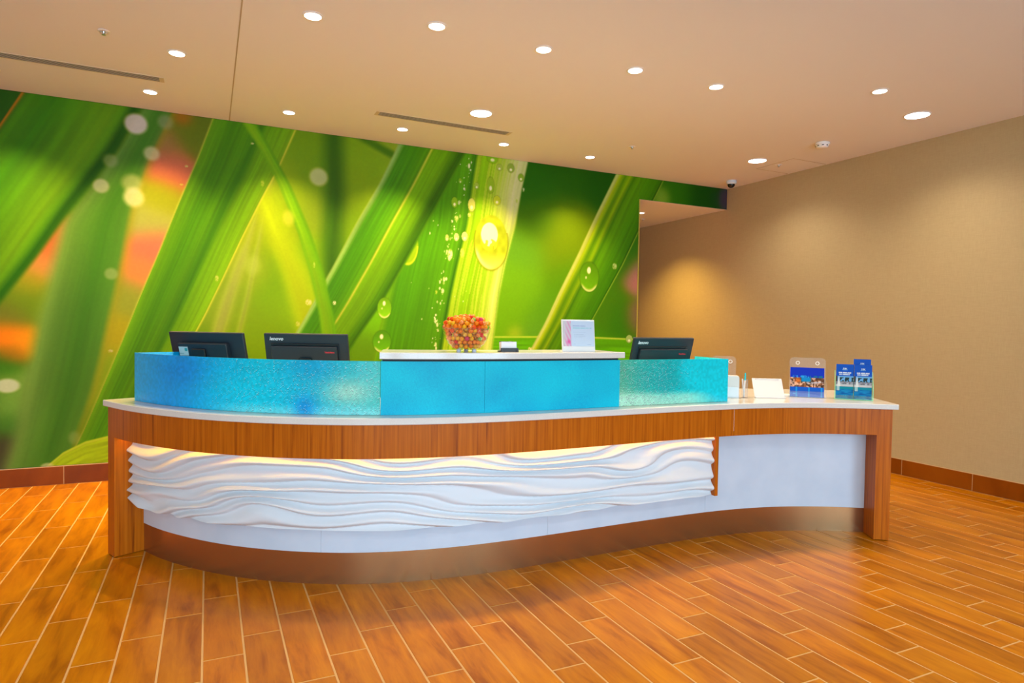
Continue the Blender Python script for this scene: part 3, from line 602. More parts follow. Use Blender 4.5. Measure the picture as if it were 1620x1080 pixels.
# ------------------------------------------------------------------ printed glass screens and raised shelf
GO = 0.098; ZG = 1.160
sg0, sb0, sb1, sg1 = s_at(-0.470, 4.190), s_at(0.765, 3.13), s_at(2.185, 3.035), s_at(3.005, 3.03)
M_scr = painted('blue_droplet_glass', 0.3, 1.45, spec=0.25, coat=0.1)
def droplets(m, dist, sc):
    tc = N(m, 'ShaderNodeTexCoord'); v = N(m, 'ShaderNodeTexVoronoi'); v.inputs['Scale'].default_value = sc; L(m, tc.outputs['Object'], v.inputs['Vector'])
    r = ramp(m, v.outputs['Distance'], [(0.0, (1, 1, 1)), (0.25, (0.7, 0.7, 0.7)), (0.38, (0, 0, 0))])
    bump(m, r.outputs[0], 0.35, dist)
droplets(M_scr, 0.0008, 130)
def screen_paint(S_, Z_, u, v, left):
    n = lambda a, b, k: vnoise(u * a + 3, v * b + 1, k)
    c = np.zeros(u.shape + (3,))
    if left:
        stops = [(0, (0, 150, 205)), (0.22, (0, 138, 200)), (0.4, (0, 158, 205)), (0.6, (0, 170, 190)), (0.8, (10, 155, 180)), (1, (40, 160, 150))]
    else:
        stops = [(0, (70, 150, 120)), (0.2, (30, 150, 140)), (0.45, (0, 150, 150)), (0.7, (0, 170, 180)), (1, (0, 165, 195))]
    uu = [k[0] for k in stops]
    for j in range(3): c[..., j] = np.interp(u, uu, [k[1][j] for k in stops])
    def over(col, a): 
        nonlocal c
        c = c * (1 - a[..., None]) + np.array(col, float) * a[..., None]
    if left:
        over((0, 120, 195), 0.75 * np.exp(-((u - 0.30) / 0.10) ** 2 - ((v - 0.75) / 0.45) ** 2))
        over((0, 185, 205), 0.7 * np.exp(-((u - 0.55) / 0.14) ** 2 - ((v - 0.35) / 0.35) ** 2))
        over((150, 190, 165), 0.85 * np.exp(-((u - 0.90) / 0.09) ** 2 - ((v - 0.42) / 0.28) ** 2))
        over((150, 205, 200), 0.6 * sstep(0.25, 0.0, v) * sstep(0.3, 0.6, u))
        over((0, 120, 185), 0.8 * np.exp(-((u - 0.76) / 0.035) ** 2 - ((v - 0.13) / 0.22) ** 2))
        over((0, 130, 175), 0.5 * np.exp(-((u - 0.78) / 0.08) ** 2 - ((v - 0.95) / 0.3) ** 2))
        dens = sstep(0.3, 0.6, u)
    else:
        over((165, 190, 150), 0.85 * sstep(0.55, 0.0, v + 0.35 * u) )
        over((160, 205, 180), 0.7 * sstep(0.34, 0.16, v) * sstep(1.0, 0.6, u))
        over((20, 140, 140), 0.6 * np.exp(-((u - 0.42) / 0.12) ** 2 - ((v - 0.55) / 0.3) ** 2))
        over((0, 175, 185), 0.9 * sstep(0.0, 0.12, v - (0.42 - 0.42 * (u - 0.55) / 0.45)) * sstep(0.5, 0.62, u))
        dens = sstep(0.75, 0.3, u)
    rs = np.random.RandomState(8 if left else 9)
    fine = (vnoise(S_ * 90, Z_ * 90, 61) - 0.5) * 0.12
    for _ in range(3000):                           # beads on the droplet print: glint above and shade below painted into the colour
        k = rs.randint(0, u.shape[1]); j = rs.randint(1, u.shape[0] - 2)
        if rs.rand() > dens[j, k]: continue
        d = rs.uniform(0.15, 0.5); c[j, k] = c[j, k] * (1 - d) + 235 * d; c[j - 1, k] *= 1 - 0.8 * d
    c = c * (1 + fine)[..., None]
    return lin(np.clip(c, 0, 245))
def screen(name, s0, s1, ret_s, ret_o, left, label):
    e = empty(name, (*S(0.5 * (s0 + s1), GO), ZT), label=label, cat='glass screen'); inv = Matrix.Translation(-Vector(e.location))
    ns, nz = int((s1 - s0) / 0.0036), 78
    s, z = np.meshgrid(np.linspace(s0, s1, ns), np.linspace(ZT + 0.0005, ZG, nz)); p = S(s, np.full(s.shape, GO))
    G = np.concatenate([p, z[..., None]], -1); bk = S(s, np.full(s.shape, GO + 0.010)); nv = np.concatenate([(p - bk), np.zeros(s.shape + (1,))], -1)
    nv /= np.linalg.norm(nv, axis=-1, keepdims=True)
    u = (s - s0) / (s1 - s0); v = (z - ZT) / (ZG - ZT)
    o = painted_sheet('curved_panel', G, screen_paint(s, z, u, v, left), M_scr, e, 0.010, nv); o.matrix_parent_inverse = inv
    # return panel running back from the free end
    oo, zz = np.meshgrid(np.linspace(GO + 0.012, ret_o, 60), np.linspace(ZT + 0.0005, ZG, 40)); pr = S(np.full(oo.shape, ret_s), oo)
    G = np.concatenate([pr, zz[..., None]], -1); t = S(ret_s + 0.01, GO) - S(ret_s, GO); t /= np.linalg.norm(t); sg = -1 if left else 1
    w = (oo - GO) / (ret_o - GO)
    c = screen_paint(oo * 1.3 + 7, zz, np.full(oo.shape, 0.08 if left else 0.96) , (zz - ZT) / (ZG - ZT), left)
    o = painted_sheet('return_panel', G if not left else G, c, M_scr, e, 0.010, (sg * t[0], sg * t[1], 0)); o.matrix_parent_inverse = inv
    return e
screen('glass_screen', sg0, sb0 - 0.002, sg0 + 0.010, 0.42, True, 'long blue droplet-textured glass screen on the worktop in front of two monitors')
screen('glass_screen', sb1 + 0.002, sg1, sg1 - 0.010, 0.42, False, 'short teal droplet-textured glass screen between raised shelf and brochures')
shelf = empty('transaction_shelf', (*S(0.5 * (sb0 + sb1), GO), ZT), label='raised white shelf on a bright blue textured front in the desk middle', cat='shelf')
inv = Matrix.Translation(-Vector(shelf.location))
M_blue = pbr('blue_textured_panel', (0.0, 0.42, 0.66), 0.5, spec=0.25)
def blue_nodes(m):
    tc = N(m, 'ShaderNodeTexCoord'); n = N(m, 'ShaderNodeTexNoise'); n.inputs['Scale'].default_value = 150; n.inputs['Detail'].default_value = 4; L(m, tc.outputs['Object'], n.inputs['Vector'])
    n2 = N(m, 'ShaderNodeTexNoise'); n2.inputs['Scale'].default_value = 2.2; L(m, tc.outputs['Object'], n2.inputs['Vector'])
    a = N(m, 'ShaderNodeMath', operation='MULTIPLY_ADD'); a.inputs[1].default_value = 0.45; L(m, n.outputs['Fac'], a.inputs[0]); L(m, n2.outputs['Fac'], a.inputs[2])
    r = ramp(m, a.outputs[0], [(0.45, (0.0, 0.33, 0.56)), (0.70, (0.0, 0.48, 0.65)), (0.95, (0.0, 0.62, 0.74))])
    L(m, r.outputs[0], m.node_tree.nodes['Principled BSDF'].inputs['Base Color']); bump(m, n.outputs['Fac'], 0.4, 0.002)
blue_nodes(M_blue)
sm = s_at(1.32, 3.04)
for a, b in ((sb0, sm - 0.0008), (sm + 0.0008, sb1)):
    band('blue_panel', a, b, GO - 0.004, GO + 0.014, ZT + 0.0005, ZG, M_blue, shelf).matrix_parent_inverse = inv
band('side_panel', sb0, sb0 + 0.015, GO + 0.015, 0.42, ZT + 0.0005, ZG, M_blue, shelf).matrix_parent_inverse = inv
band('side_panel', sb1 - 0.015, sb1, GO + 0.015, 0.42, ZT + 0.0005, ZG, M_blue, shelf).matrix_parent_inverse = inv
band('shadow_gap', sb0 + 0.008, sb1 - 0.008, GO + 0.004, 0.41, ZG, 1.1725, M_gap, shelf).matrix_parent_inverse = inv
ZS = 1.2065
band('shelf_top', sb0 - 0.005, sb1 + 0.012, GO - 0.034, 0.43, 1.1725, ZS, M_quartz, shelf, bev=0.003).matrix_parent_inverse = inv

# ------------------------------------------------------------------ monitors
def plane_print(name, w, h, nx, nz, paint, mat, parent, loc, thick=0.0006, rot=(0, 0, 0)):
    G, X, Z = flat_grid(-w / 2, w / 2, 0, h, nx, nz, 0.0)
    o = painted_sheet(name, G, lin(np.clip(paint((X + w / 2) / w, Z / h), 0, 255)), mat, parent, thick, (0, -1, 0)); o.location = loc; o.rotation_euler = rot; return o
M_print = painted('printed_paper', 0.5, 0.8, spec=0.15)
M_ltxt = pbr('white_lettering', (0.85, 0.88, 0.9), 0.5); M_rtxt = pbr('red_lettering', (0.75, 0.03, 0.05), 0.5)
def monitor(label, X, Y, ztop, yaw, tilt=0.26, style=0):
    # local frame: back of the screen faces -Y; yaw turns it
    e = empty('computer_monitor', (X, Y, ZT), yaw, label, 'monitor', 'desk monitors seen from behind')
    W, Hh = 0.50, 0.315; c, s_ = math.cos(tilt), math.sin(tilt); zt = ztop - ZT
    top = Vector((0, 0, zt)); R_ = Matrix.Rotation(tilt, 4, 'X')           # top leans towards the visitor
    def put(o): o.matrix_basis = Matrix.Translation(top) @ R_; return o
    put(MB().box(-W / 2, W / 2, 0, 0.022, -Hh, 0, 0.003).build('frame', M_mon, e))
    put(MB().box(-W / 2 + 0.016, W / 2 - 0.016, 0.0221, 0.0235, -Hh + 0.02, -0.016).build('screen', M_screen, e))
    if style == 0:
        h = put(MB().box(-W / 2 + 0.075, W / 2 - 0.095, -0.034, 0, -Hh + 0.03, -0.058, 0.004).build('rear_housing', M_mon, e))
        MB().box(-0.075, 0.015, -0.050, -0.0342, -Hh + 0.06, -0.088, 0.003).build('mount_block', M_black, h)
        def pnt(u, v):
            c_ = np.zeros(u.shape + (3,)) + np.array((200, 228, 235.)); d = ((u - 0.78) / 0.16) ** 2 + ((v - 0.68) / 0.2) ** 2
            c_[d < 1] = (60, 175, 185); k = (np.abs(v - 0.25) < 0.05) & (u < 0.5); c_[k] = (150, 190, 200); return c_
        plane_print('asset_sticker', 0.062, 0.055, 24, 20, pnt, M_print, h, (-W / 2 + 0.112, -0.0347, -0.134))
    else:
        h = put(MB().box(-W / 2 + 0.045, W / 2 - 0.060, -0.026, 0, -Hh + 0.03, -0.070, 0.004).build('rear_housing', M_mon, e))
        put(MB().box(-W / 2 + 0.040, W / 2 - 0.055, -0.008, 0, -0.070, -0.056, 0.002).build('vent_slot', M_black, e))
        t = text_mesh('brand_lettering', 'lenovo', 0.030, M_ltxt, h, (-W / 2 + 0.032, -0.0008, -0.040), (math.pi / 2, 0, 0), shear=0.2, offset=0.0005)
        text_mesh('model_lettering', 'ThinkVision', 0.0125, M_rtxt, h, (W / 2 - 0.135, -0.0268, -0.106), (math.pi / 2, 0, 0), offset=0.0005)
    bz = -Hh * 0.55
    p = Matrix.Translation(top) @ R_ @ Vector((0, -0.03 if style == 0 else -0.022, bz))
    MB().box(-0.035, 0.035, p.y - 0.03, p.y + 0.012, 0.010, p.z + 0.03, 0.004).build('neck', M_black, e)
    MB().box(-0.11, 0.11, p.y - 0.09, p.y + 0.13, 0.0, 0.012, 0.004).build('base', M_black, e)
    return e
monitor('dark monitor with a pale asset sticker, behind the left end of the blue glass', -0.018, 4.200, 1.278, math.radians(-38), style=0)
monitor('dark monitor with white and red lettering, left of the raised shelf', 0.518, 3.947, 1.279, math.radians(-27.5), style=1)
monitor('dark lettered monitor behind the short teal glass, right of the framed sign', 2.740, 3.415, 1.283, math.radians(1.3), style=1)

# ------------------------------------------------------------------ on the raised shelf
random.seed(5)
BX, BY = 1.262, 3.245
bowl = empty('candy_bowl', (BX, BY, ZS), label='clear glass bowl heaped with round sweets on the raised shelf', cat='bowl')
out = [(0.058, 0.014), (0.078, 0.024), (0.098, 0.042), (0.113, 0.066), (0.123, 0.094), (0.131, 0.126)]
MB().lathe([(0.001, 0.0135)] + out + [(r - 0.003, z + (0.001 if k == 0 else 0.0015)) for k, (r, z) in enumerate(out[::-1])] + [(0.001, 0.0165)], 40).build('bowl_body', M_bowl, bowl, True)
MB().lathe([(0.128, 0.124), (0.1315, 0.126), (0.130, 0.129), (0.127, 0.127)], 40, closed=True).build('rim', M_bowl, bowl, True)
M_foot = pbr('frosted_foot', (0.7, 0.74, 0.8), 0.3)
for k in range(3):
    a = math.radians(-90 + 120 * k + 40); MB().lathe([(0.010, 0.0), (0.012, 0.004), (0.012, 0.012), (0.009, 0.0145)], 14, (0.048 * math.cos(a), 0.048 * math.sin(a), 0)).build('foot', M_foot, bowl, True)
M_candy = pbr('sweet_wrapper', (0.9, 0.3, 0.02), 0.35, spec=0.25)
def candy_nodes(m):
    oi = N(m, 'ShaderNodeObjectInfo'); r = ramp(m, oi.outputs['Random'], [(0.0, (0.85, 0.20, 0.002)), (0.34, (0.90, 0.30, 0.003)), (0.52, (0.80, 0.075, 0.002)), (0.66, (0.85, 0.40, 0.005)), (0.82, (0.62, 0.010, 0.006)), (0.90, (0.22, 0.42, 0.003)), (0.955, (0.62, 0.04, 0.10))], 'CONSTANT')
    tc = N(m, 'ShaderNodeTexCoord'); v = N(m, 'ShaderNodeTexVoronoi'); v.inputs['Scale'].default_value = 230
    L(m, tc.outputs['Object'], v.inputs['Vector']); f = ramp(m, v.outputs['Distance'], [(0.28, (1, 1, 1)), (0.34, (0, 0, 0))])
    sel = N(m, 'ShaderNodeMath', operation='GREATER_THAN'); sel.inputs[1].default_value = 0.72
    k2 = N(m, 'ShaderNodeMath', operation='MULTIPLY'); k2.inputs[1].default_value = 7.31; L(m, oi.outputs['Random'], k2.inputs[0])
    fr = N(m, 'ShaderNodeMath', operation='FRACT'); L(m, k2.outputs[0], fr.inputs[0]); L(m, fr.outputs[0], sel.inputs[0])
    mu = N(m, 'ShaderNodeMath', operation='MULTIPLY'); L(m, f.outputs[0], mu.inputs[0]); L(m, sel.outputs[0], mu.inputs[1])
    mx = N(m, 'ShaderNodeMix', data_type='RGBA'); L(m, mu.outputs[0], mx.inputs[0]); L(m, r.outputs[0], mx.inputs[6]); mx.inputs[7].default_value = (0.75, 0.78, 0.55, 1)
    L(m, mx.outputs[2], m.node_tree.nodes['Principled BSDF'].inputs['Base Color'])
candy_nodes(M_candy)
CR = 0.0123
prof = [(0.018, 0.058), (0.04, 0.091), (0.066, 0.107), (0.094, 0.1175), (0.126, 0.1255), (0.142, 0.139), (0.158, 0.133), (0.174, 0.116), (0.188, 0.090), (0.198, 0.052), (0.203, 0.0)]
ph_, pr_ = [p[0] for p in prof], [p[1] for p in prof]
pts = []
def try_add(x, y, z, dmin):
    for a, b, c in pts:
        if (a - x) ** 2 + (b - y) ** 2 + (c - z) ** 2 < dmin * dmin: return False
    pts.append((x, y, z)); return True
h = 0.031
while h < 0.192:
    r = float(np.interp(h + 0.004, ph_, pr_)) - CR - 0.002; n = max(1, int(2 * math.pi * r / (2.08 * CR))); a0 = random.random() * 6.28
    for k in range(n):
        a = a0 + 2 * math.pi * k / n + random.uniform(-0.03, 0.03); rr = r + random.uniform(-0.004, 0.0005) * (1 if h < 0.13 else 1.6)
        try_add(rr * math.cos(a), rr * math.sin(a), h + random.uniform(-0.003, 0.003), CR * 1.72)
    h += 0.0205
for _ in range(4000):                             # close the heap on top
    r = 0.12 * math.sqrt(random.random()); a = random.random() * 6.283
    z = float(np.interp(r, pr_[:4:-1], ph_[:4:-1])) - CR * random.uniform(0.8, 1.5)
    try_add(r * math.cos(a), r * math.sin(a), z, CR * 1.75)
def sphere_geo(r, nu=14, nv=9):
    v = [(0, 0, r)]; f = []
    for j in range(1, nv):
        t = math.pi * j / nv
        for k in range(nu): v.append((r * math.sin(t) * math.cos(2 * math.pi * k / nu), r * math.sin(t) * math.sin(2 * math.pi * k / nu), r * math.cos(t)))
    v.append((0, 0, -r)); e = len(v) - 1
    f += [(0, 1 + k, 1 + (k + 1) % nu) for k in range(nu)]
    for j in range(nv - 2):
        a, b = 1 + j * nu, 1 + (j + 1) * nu
        f += [(a + k, b + k, b + (k + 1) % nu, a + (k + 1) % nu) for k in range(nu)]
    a = 1 + (nv - 2) * nu; f += [(a + k, e, a + (k + 1) % nu) for k in range(nu)]
    return v, f
v, f = sphere_geo(CR); cm = bpy.data.meshes.new('wrapped_sweet'); cm.from_pydata(v, [], f); cm.polygons.foreach_set('use_smooth', np.ones(len(cm.polygons), dtype=bool)); cm.materials.append(M_candy)
for x, y, z in pts[:299]:
    o = bpy.data.objects.new('wrapped_sweet', cm); o.location = (BX + x, BY + y, ZS + z); o.rotation_euler = (random.random() * 6, random.random() * 6, random.random() * 6)
    o.scale = (1, 1, random.uniform(0.93, 1.05)); link(o); tag(o, 'small round wrapped sweet in the heaped glass bowl', 'candy', 'wrapped sweets in the glass bowl')
core = MB(); v, f = sphere_geo(CR, 8, 6); n_out = len(pts)
for _ in range(2500):
    h = random.uniform(0.032, 0.175); r = max(0.0, float(np.interp(h, ph_, pr_)) - 0.042) * math.sqrt(random.random()); a = random.random() * 6.283
    if try_add(r * math.cos(a), r * math.sin(a), h, CR * 1.8):
        p = pts[-1]; core.add([(BX + p[0] + q[0], BY + p[1] + q[1], ZS + p[2] + q[2]) for q in v], f)
tag(core.build('sweets_core', M_candy, None, True), 'round wrapped sweets filling the inside of the glass bowl', 'candy', kind='stuff')

card = empty('card_holder', (1.497, 3.215, ZS), math.radians(-3), 'small black card holder with white cards on the raised shelf', 'card holder')
MB().box(-0.052, 0.052, -0.022, 0.026, 0.0, 0.006, 0.001).box(-0.052, 0.052, -0.024, -0.020, 0.0, 0.022, 0.001).box(-0.052, -0.040, -0.03, -0.02, 0, 0.010, 0.001).box(0.040, 0.052, -0.03, -0.02, 0, 0.010, 0.001).build('tray', M_black, card)
MB().box(-0.042, 0.042, 0.018, 0.022, 0.004, 0.060, 0.001).build('back_rest', M_black, card, rot=(math.radians(-8), 0, 0))
MB().box(-0.045, 0.045, -0.0165, 0.014, 0.0062, 0.054).build('business_cards', M_paper, card, rot=(math.radians(-6), 0, 0))

sign = empty('framed_sign', (1.932, 3.180, ZS), math.radians(-6), 'white framed sign with a pink edge standing on the raised shelf', 'sign')
M_frame = pbr('pale_frame', (0.80, 0.77, 0.72), 0.35)
RS = (math.radians(-7), 0, 0)
MB().box(-0.104, 0.104, 0, 0.008, 0.0, 0.186, 0.0015).build('frame', M_frame, sign, rot=RS)
MB().box(-0.085, 0.085, 0.008, 0.085, 0.0, 0.004).build('foot', M_frame, sign)
def sign_paint(u, v):
    c = np.zeros(u.shape + (3,)) + np.array((214, 232, 250.))
    left = u < 0.245; c[left] = (222, 222, 224)
    k = left * np.clip(np.sin((u * 2.2 + v * 0.75) * 26) * 0.5 + 0.6, 0, 1) * sstep(0.02, 0.2, u + 0.10 * (1 - v))
    c = c * (1 - 0.75 * k[..., None]) + np.array((246, 150, 195.)) * 0.75 * k[..., None]
    k = left * np.exp(-((u - 0.17) / 0.06) ** 2 - ((v - 0.18) / 0.09) ** 2); c = c * (1 - k[..., None]) + np.array((240, 95, 170.)) * k[..., None]
    def line(u0, u1, v0, h_, col, a=0.6):
        nonlocal c
        m = (u > u0) & (u < u1) & (np.abs(v - v0) < h_); t = a * m * (0.45 + 0.55 * (vnoise(u * 60, v * 8, 3) > 0.35)); c = c * (1 - t[..., None]) + np.array(col, float) * t[..., None]
    line(0.30, 0.72, 0.80, 0.018, (150, 175, 215)); line(0.30, 0.92, 0.72, 0.014, (130, 215, 220)); line(0.30, 0.72, 0.56, 0.008, (165, 185, 210), 0.5)
    line(0.34, 0.66, 0.47, 0.008, (165, 185, 210), 0.5); line(0.34, 0.70, 0.41, 0.008, (165, 185, 210), 0.5); line(0.34, 0.62, 0.35, 0.007, (165, 185, 210), 0.4); line(0.32, 0.38, 0.09, 0.010, (160, 185, 215), 0.6); line(0.75, 0.90, 0.07, 0.010, (150, 180, 215), 0.6)
    return c
plane_print('printed_card', 0.194, 0.146, 150, 110, sign_paint, M_print, sign, (0.001, -0.0008, 0.032), rot=RS)

# ------------------------------------------------------------------ right-hand end of the worktop
def leaf_holder(name, label, X, Y, yaw, w, h, d, mat, tabs=False):
    e = empty(name, (X, Y, ZT), yaw, label, 'brochure holder')
    lean = math.radians(-9)
    n = 8; rr = 0.028; pl = [(-w / 2, 0.0), (w / 2, 0.0)]
    for k in range(n + 1): a = math.pi / 2 * k / n; pl.append((w / 2 - rr + rr * math.cos(a), h - rr + rr * math.sin(a)))
    for k in range(n + 1): a = math.pi / 2 * (1 + k / n); pl.append((-w / 2 + rr + rr * math.cos(a), h - rr + rr * math.sin(a)))
    b = MB().prism(pl, 0, 0.003).build('back_plate', mat, e); b.rotation_euler = (math.pi / 2 + lean, 0, 0); b.location = (0, d / 2, 0)
    if tabs:
        for sx in (-1, 1):
            m = MB(); m.lathe([(0.009, 0), (0.013, 0), (0.013, 0.003), (0.009, 0.003)], 20, closed=True); o = m.build('mount_ring', pbr('frosted_ring', (0.85, 0.82, 0.75), 0.3), b); o.location = (sx * w * 0.27, h - 0.038, 0.0032)
    MB().box(-w / 2, w / 2, -d / 2, d / 2, 0, 0.003).build('base_plate', mat, e)
    MB().box(-w / 2 - 0.003, -w / 2, -d / 2, d / 2, 0, 0.11).build('side_wall', mat, e); MB().box(w / 2, w / 2 + 0.003, -d / 2, d / 2, 0, 0.11).build('side_wall', mat, e)
    MB().box(-w / 2, w / 2, -d / 2, -d / 2 + 0.003, 0, 0.045).build('front_lip', mat, e)
    return e
hA = leaf_holder('brochure_holder', 'clear acrylic holder half hidden behind the end of the teal glass', 3.235, 3.400, math.radians(-44), 0.165, 0.277, 0.06, M_acryl, True)
hB = leaf_holder('brochure_holder', 'clear acrylic holder with two rings above one wide blue leaflet', 3.755, 3.140, math.radians(-46), 0.232, 0.276, 0.05, M_acryl, True)
hC = empty('brochure_holder', (3.966, 2.947, ZT), math.radians(-50), 'tiered green-edged acrylic holder with three slim blue brochures', 'brochure holder')
MB().box(-0.112, 0.114, -0.035, 0.085, 0, 0.003).build('base_plate', M_acryl_g, hC)
MB().prism([(-0.035, 0.0), (0.085, 0.0), (0.085, 0.17), (0.07, 0.185), (0.055, 0.19), (-0.035, 0.08)], -0.0015, 0.0015).build('side_wall', M_acryl_g, hC, loc=(-0.113, 0, 0), rot=(math.pi / 2, 0, math.pi / 2))
MB().prism([(-0.035, 0.0), (0.085, 0.0), (0.085, 0.17), (0.07, 0.185), (0.055, 0.19), (-0.035, 0.08)], -0.0015, 0.0015).build('side_wall', M_acryl_g, hC, loc=(0.115, 0, 0), rot=(math.pi / 2, 0, math.pi / 2))
MB().box(-0.112, 0.114, 0.082, 0.085, 0, 0.20).build('back_plate', M_acryl_g, hC)
MB().box(-0.112, 0.114, 0.022, 0.025, 0.003, 0.13).build('divider', M_acryl_g, hC); MB().box(-0.001, 0.002, -0.035, 0.022, 0.003, 0.10).build('divider', M_acryl_g, hC)
MB().box(-0.112, 0.114, -0.035, -0.032, 0.003, 0.03).build('front_lip', M_acryl_g, hC)
M_gedge = pbr('green_acrylic_edge', (0.30, 0.85, 0.50), 0.3)
for sx in (-0.113, 0.115):
    MB().tube((sx, -0.035, 0.003), (sx, -0.035, 0.080), 0.0018, 6).tube((sx, -0.035, 0.080), (sx, 0.055, 0.190), 0.0018, 6).build('polished_edge', M_gedge, hC)
MB().tube((-0.112, -0.0345, 0.0035), (0.114, -0.0345, 0.0035), 0.002, 6).build('polished_edge', M_gedge, hC)
def scatter(u, v, k, s1=14, s2=14): return vnoise(u * s1 + k, v * s2 + 2 * k, 70 + k)
def wide_paint(u, v):
    c = np.zeros(u.shape + (3,)) + np.array((8, 50, 195.))
    lo = v < 0.34; c[lo] = (5, 90, 205)
    for a in (0.19, 0.56, 0.93):
        m = lo & (np.abs(u - a) < 0.022); c[m] = (20, 150, 225)
    mid = (v >= 0.34) & (v < 0.66); n1 = scatter(u, v, 1, 18, 16); n2 = scatter(u, v, 2, 26, 22)
    t = np.array((120, 75, 45.)) * (0.5 + n1[..., None]) + np.array((120, 110, 110.)) * ((n2 > 0.62) * 0.9)[..., None]
    o = np.exp(-((u - 0.24) / 0.09) ** 2 - ((v - 0.55) / 0.07) ** 2); t = t * (1 - o[..., None]) + np.array((240, 120, 30.)) * o[..., None]
    w = sstep(0.05, 0.0, np.abs(v - 0.47 - 0.13 * (u - 0.5))) * (u > 0.42) * (n2 > 0.4); t = t * (1 - 0.8 * w[..., None]) + np.array((210, 205, 215.)) * 0.8 * w[..., None]
    sky = sstep(0.06, -0.02, np.abs(u - 0.47) - 0.12) * sstep(0.48, 0.56, v); t = t * (1 - sky[..., None]) + np.array((0, 140, 205.)) * sky[..., None]
    c[mid] = t[mid]
    k = (np.abs(v - 0.69) < 0.035) & (scatter(u, v, 3, 34, 20) > 0.45) & (u > 0.06) & (u < 0.95); c[k & (u < 0.56)] = (40, 160, 230); c[k & (u >= 0.56)] = (20, 110, 150)
    k = (np.abs(v - 0.11) < 0.02) & (u > 0.09) & (u < 0.17); c[k] = (70, 160, 230)
    return c
def slim_paint(u, v):
    c = np.zeros(u.shape + (3,)) + np.array((10, 85, 195.)); 
    sea = v < 0.34; c[sea] = (np.array((5, 120, 185.)) + (scatter(u, v, 4, 5, 26) - 0.5)[..., None] * np.array((10, 60, 40.)))[sea]
    k = (v >= 0.28) & (v < 0.36); c[k] = (0, 140, 160)
    mid = (v >= 0.36) & (v < 0.66); n = scatter(u, v, 5, 14, 18)
    sky = np.zeros_like(c) + np.array((110, 175, 225.)); c[mid] = sky[mid]
    tr = mid & (v > 0.46) & (v < 0.62) & (n > 0.42) & (u > 0.22); c[tr] = (35, 60, 60)
    bd = mid & (v < 0.50); c[bd] = (np.array((150, 150, 160.)) * (0.6 + 0.7 * n[..., None]))[bd]
    k = mid & (v < 0.42); c[k] = (205, 205, 205)
    k = mid & (u < 0.09) & (v > 0.5); c[k] = (60, 50, 45)
    sail = mid & (np.abs(u - 0.17) < 0.06 * (0.68 - v) / 0.2) ; c[sail] = (232, 232, 228)
    k = (v > 0.24) & (v < 0.36) & (u < 0.22) & (u > 0.05); c[k] = (170, 205, 205)
    t = (np.abs(v - 0.755) < 0.017) & (u > 0.15) & (u < 0.86) & (scatter(u, v, 6, 40, 10) > 0.25); c[t] = (215, 228, 240)
    t = (np.abs(v - 0.705) < 0.017) & (u > 0.18) & (u < 0.80) & (scatter(u, v, 7, 40, 10) > 0.25); c[t] = (215, 228, 240)
    t = (np.abs(v - 0.875) < 0.022) & (u > 0.40) & (u < 0.62) & (scatter(u, v, 8, 50, 30) > 0.25); c[t] = (200, 222, 240)
    t = (np.abs(v - 0.838) < 0.008) & (u > 0.36) & (u < 0.66) & (scatter(u, v, 9, 60, 10) > 0.3); c[t] = (130, 180, 225)
    return c
def leaflet(name, label, cat, group, X, Y, Z, yaw, w, h, lean, paint, thick):
    e = empty(name, (X, Y, Z), yaw, label, cat, group)
    plane_print('printed_cover', w, h, 110, 150, paint, M_print, e, (0, -thick, 0), 0.0004, (-lean, 0, 0))
    MB().box(-w / 2, w / 2, 0.0005, thick, 0, h).build('page_block', M_paper, e, loc=(0, -thick, 0), rot=(-lean, 0, 0))
    return e
def off(e, dx, dy): a = e.rotation_euler.z; return e.location.x + dx * math.cos(a) - dy * math.sin(a), e.location.y + dx * math.sin(a) + dy * math.cos(a)
leaflet('leaflet', 'wide blue leaflet with a street photo band, in the ringed acrylic holder', 'brochure', None, *off(hB, -0.004, 0.0), ZT + 0.0035, math.radians(-46), 0.216, 0.205, math.radians(9), wide_paint, 0.012)
G3 = 'slim blue brochures in the tiered holder'
leaflet('brochure', 'front left slim blue brochure with sailboat picture in the tiered holder', 'brochure', G3, *off(hC, -0.055, -0.006), ZT + 0.0035, math.radians(-50), 0.106, 0.236, math.radians(6), slim_paint, 0.014)
leaflet('brochure', 'front right slim blue brochure with sailboat picture in the tiered holder', 'brochure', G3, *off(hC, 0.055, -0.006), ZT + 0.0035, math.radians(-50), 0.106, 0.236, math.radians(6), slim_paint, 0.014)
leaflet('brochure', 'raised slim blue brochure at the back of the tiered holder', 'brochure', G3, *off(hC, 0.052, 0.050), ZT + 0.0035 + 0.035, math.radians(-50), 0.104, 0.236, math.radians(4), slim_paint, 0.010)
MB().box(-0.05, 0.05, 0.03, 0.07, 0.003, 0.0375).build('step', M_acryl_g, hC, loc=(0.052, 0.0, 0))

bx = empty('white_box', (3.212, 3.300, ZT), math.radians(-44), 'white rounded dispenser box beside the end of the teal glass', 'box')
pl = [(-0.052, 0), (0.052, 0), (0.052, 0.125)] + [(0.034 + 0.018 * math.cos(a), 0.132 + 0.018 * math.sin(a)) for a in np.linspace(0.2, math.pi / 2, 6)] + [(-0.034 + 0.018 * math.cos(a), 0.132 + 0.018 * math.sin(a)) for a in np.linspace(math.pi / 2, math.pi - 0.2, 6)] + [(-0.052, 0.125)]
M_boxw = pbr('white_plastic', (0.70, 0.66, 0.64), 0.4)
MB().prism([(x, z) for x, z in pl], -0.03, 0.03).build('body', M_boxw, bx, rot=(math.pi / 2, 0, 0))
MB().box(-0.048, 0.048, -0.0325, -0.0302, 0.006, 0.074, 0.001).build('front_flap', pbr('pale_blue_plastic', (0.72, 0.76, 0.82), 0.4), bx)
cup = empty('pen_cup', (3.302, 3.266, ZT), math.radians(-45), 'clear acrylic pen cup holding a teal pen', 'pen cup')
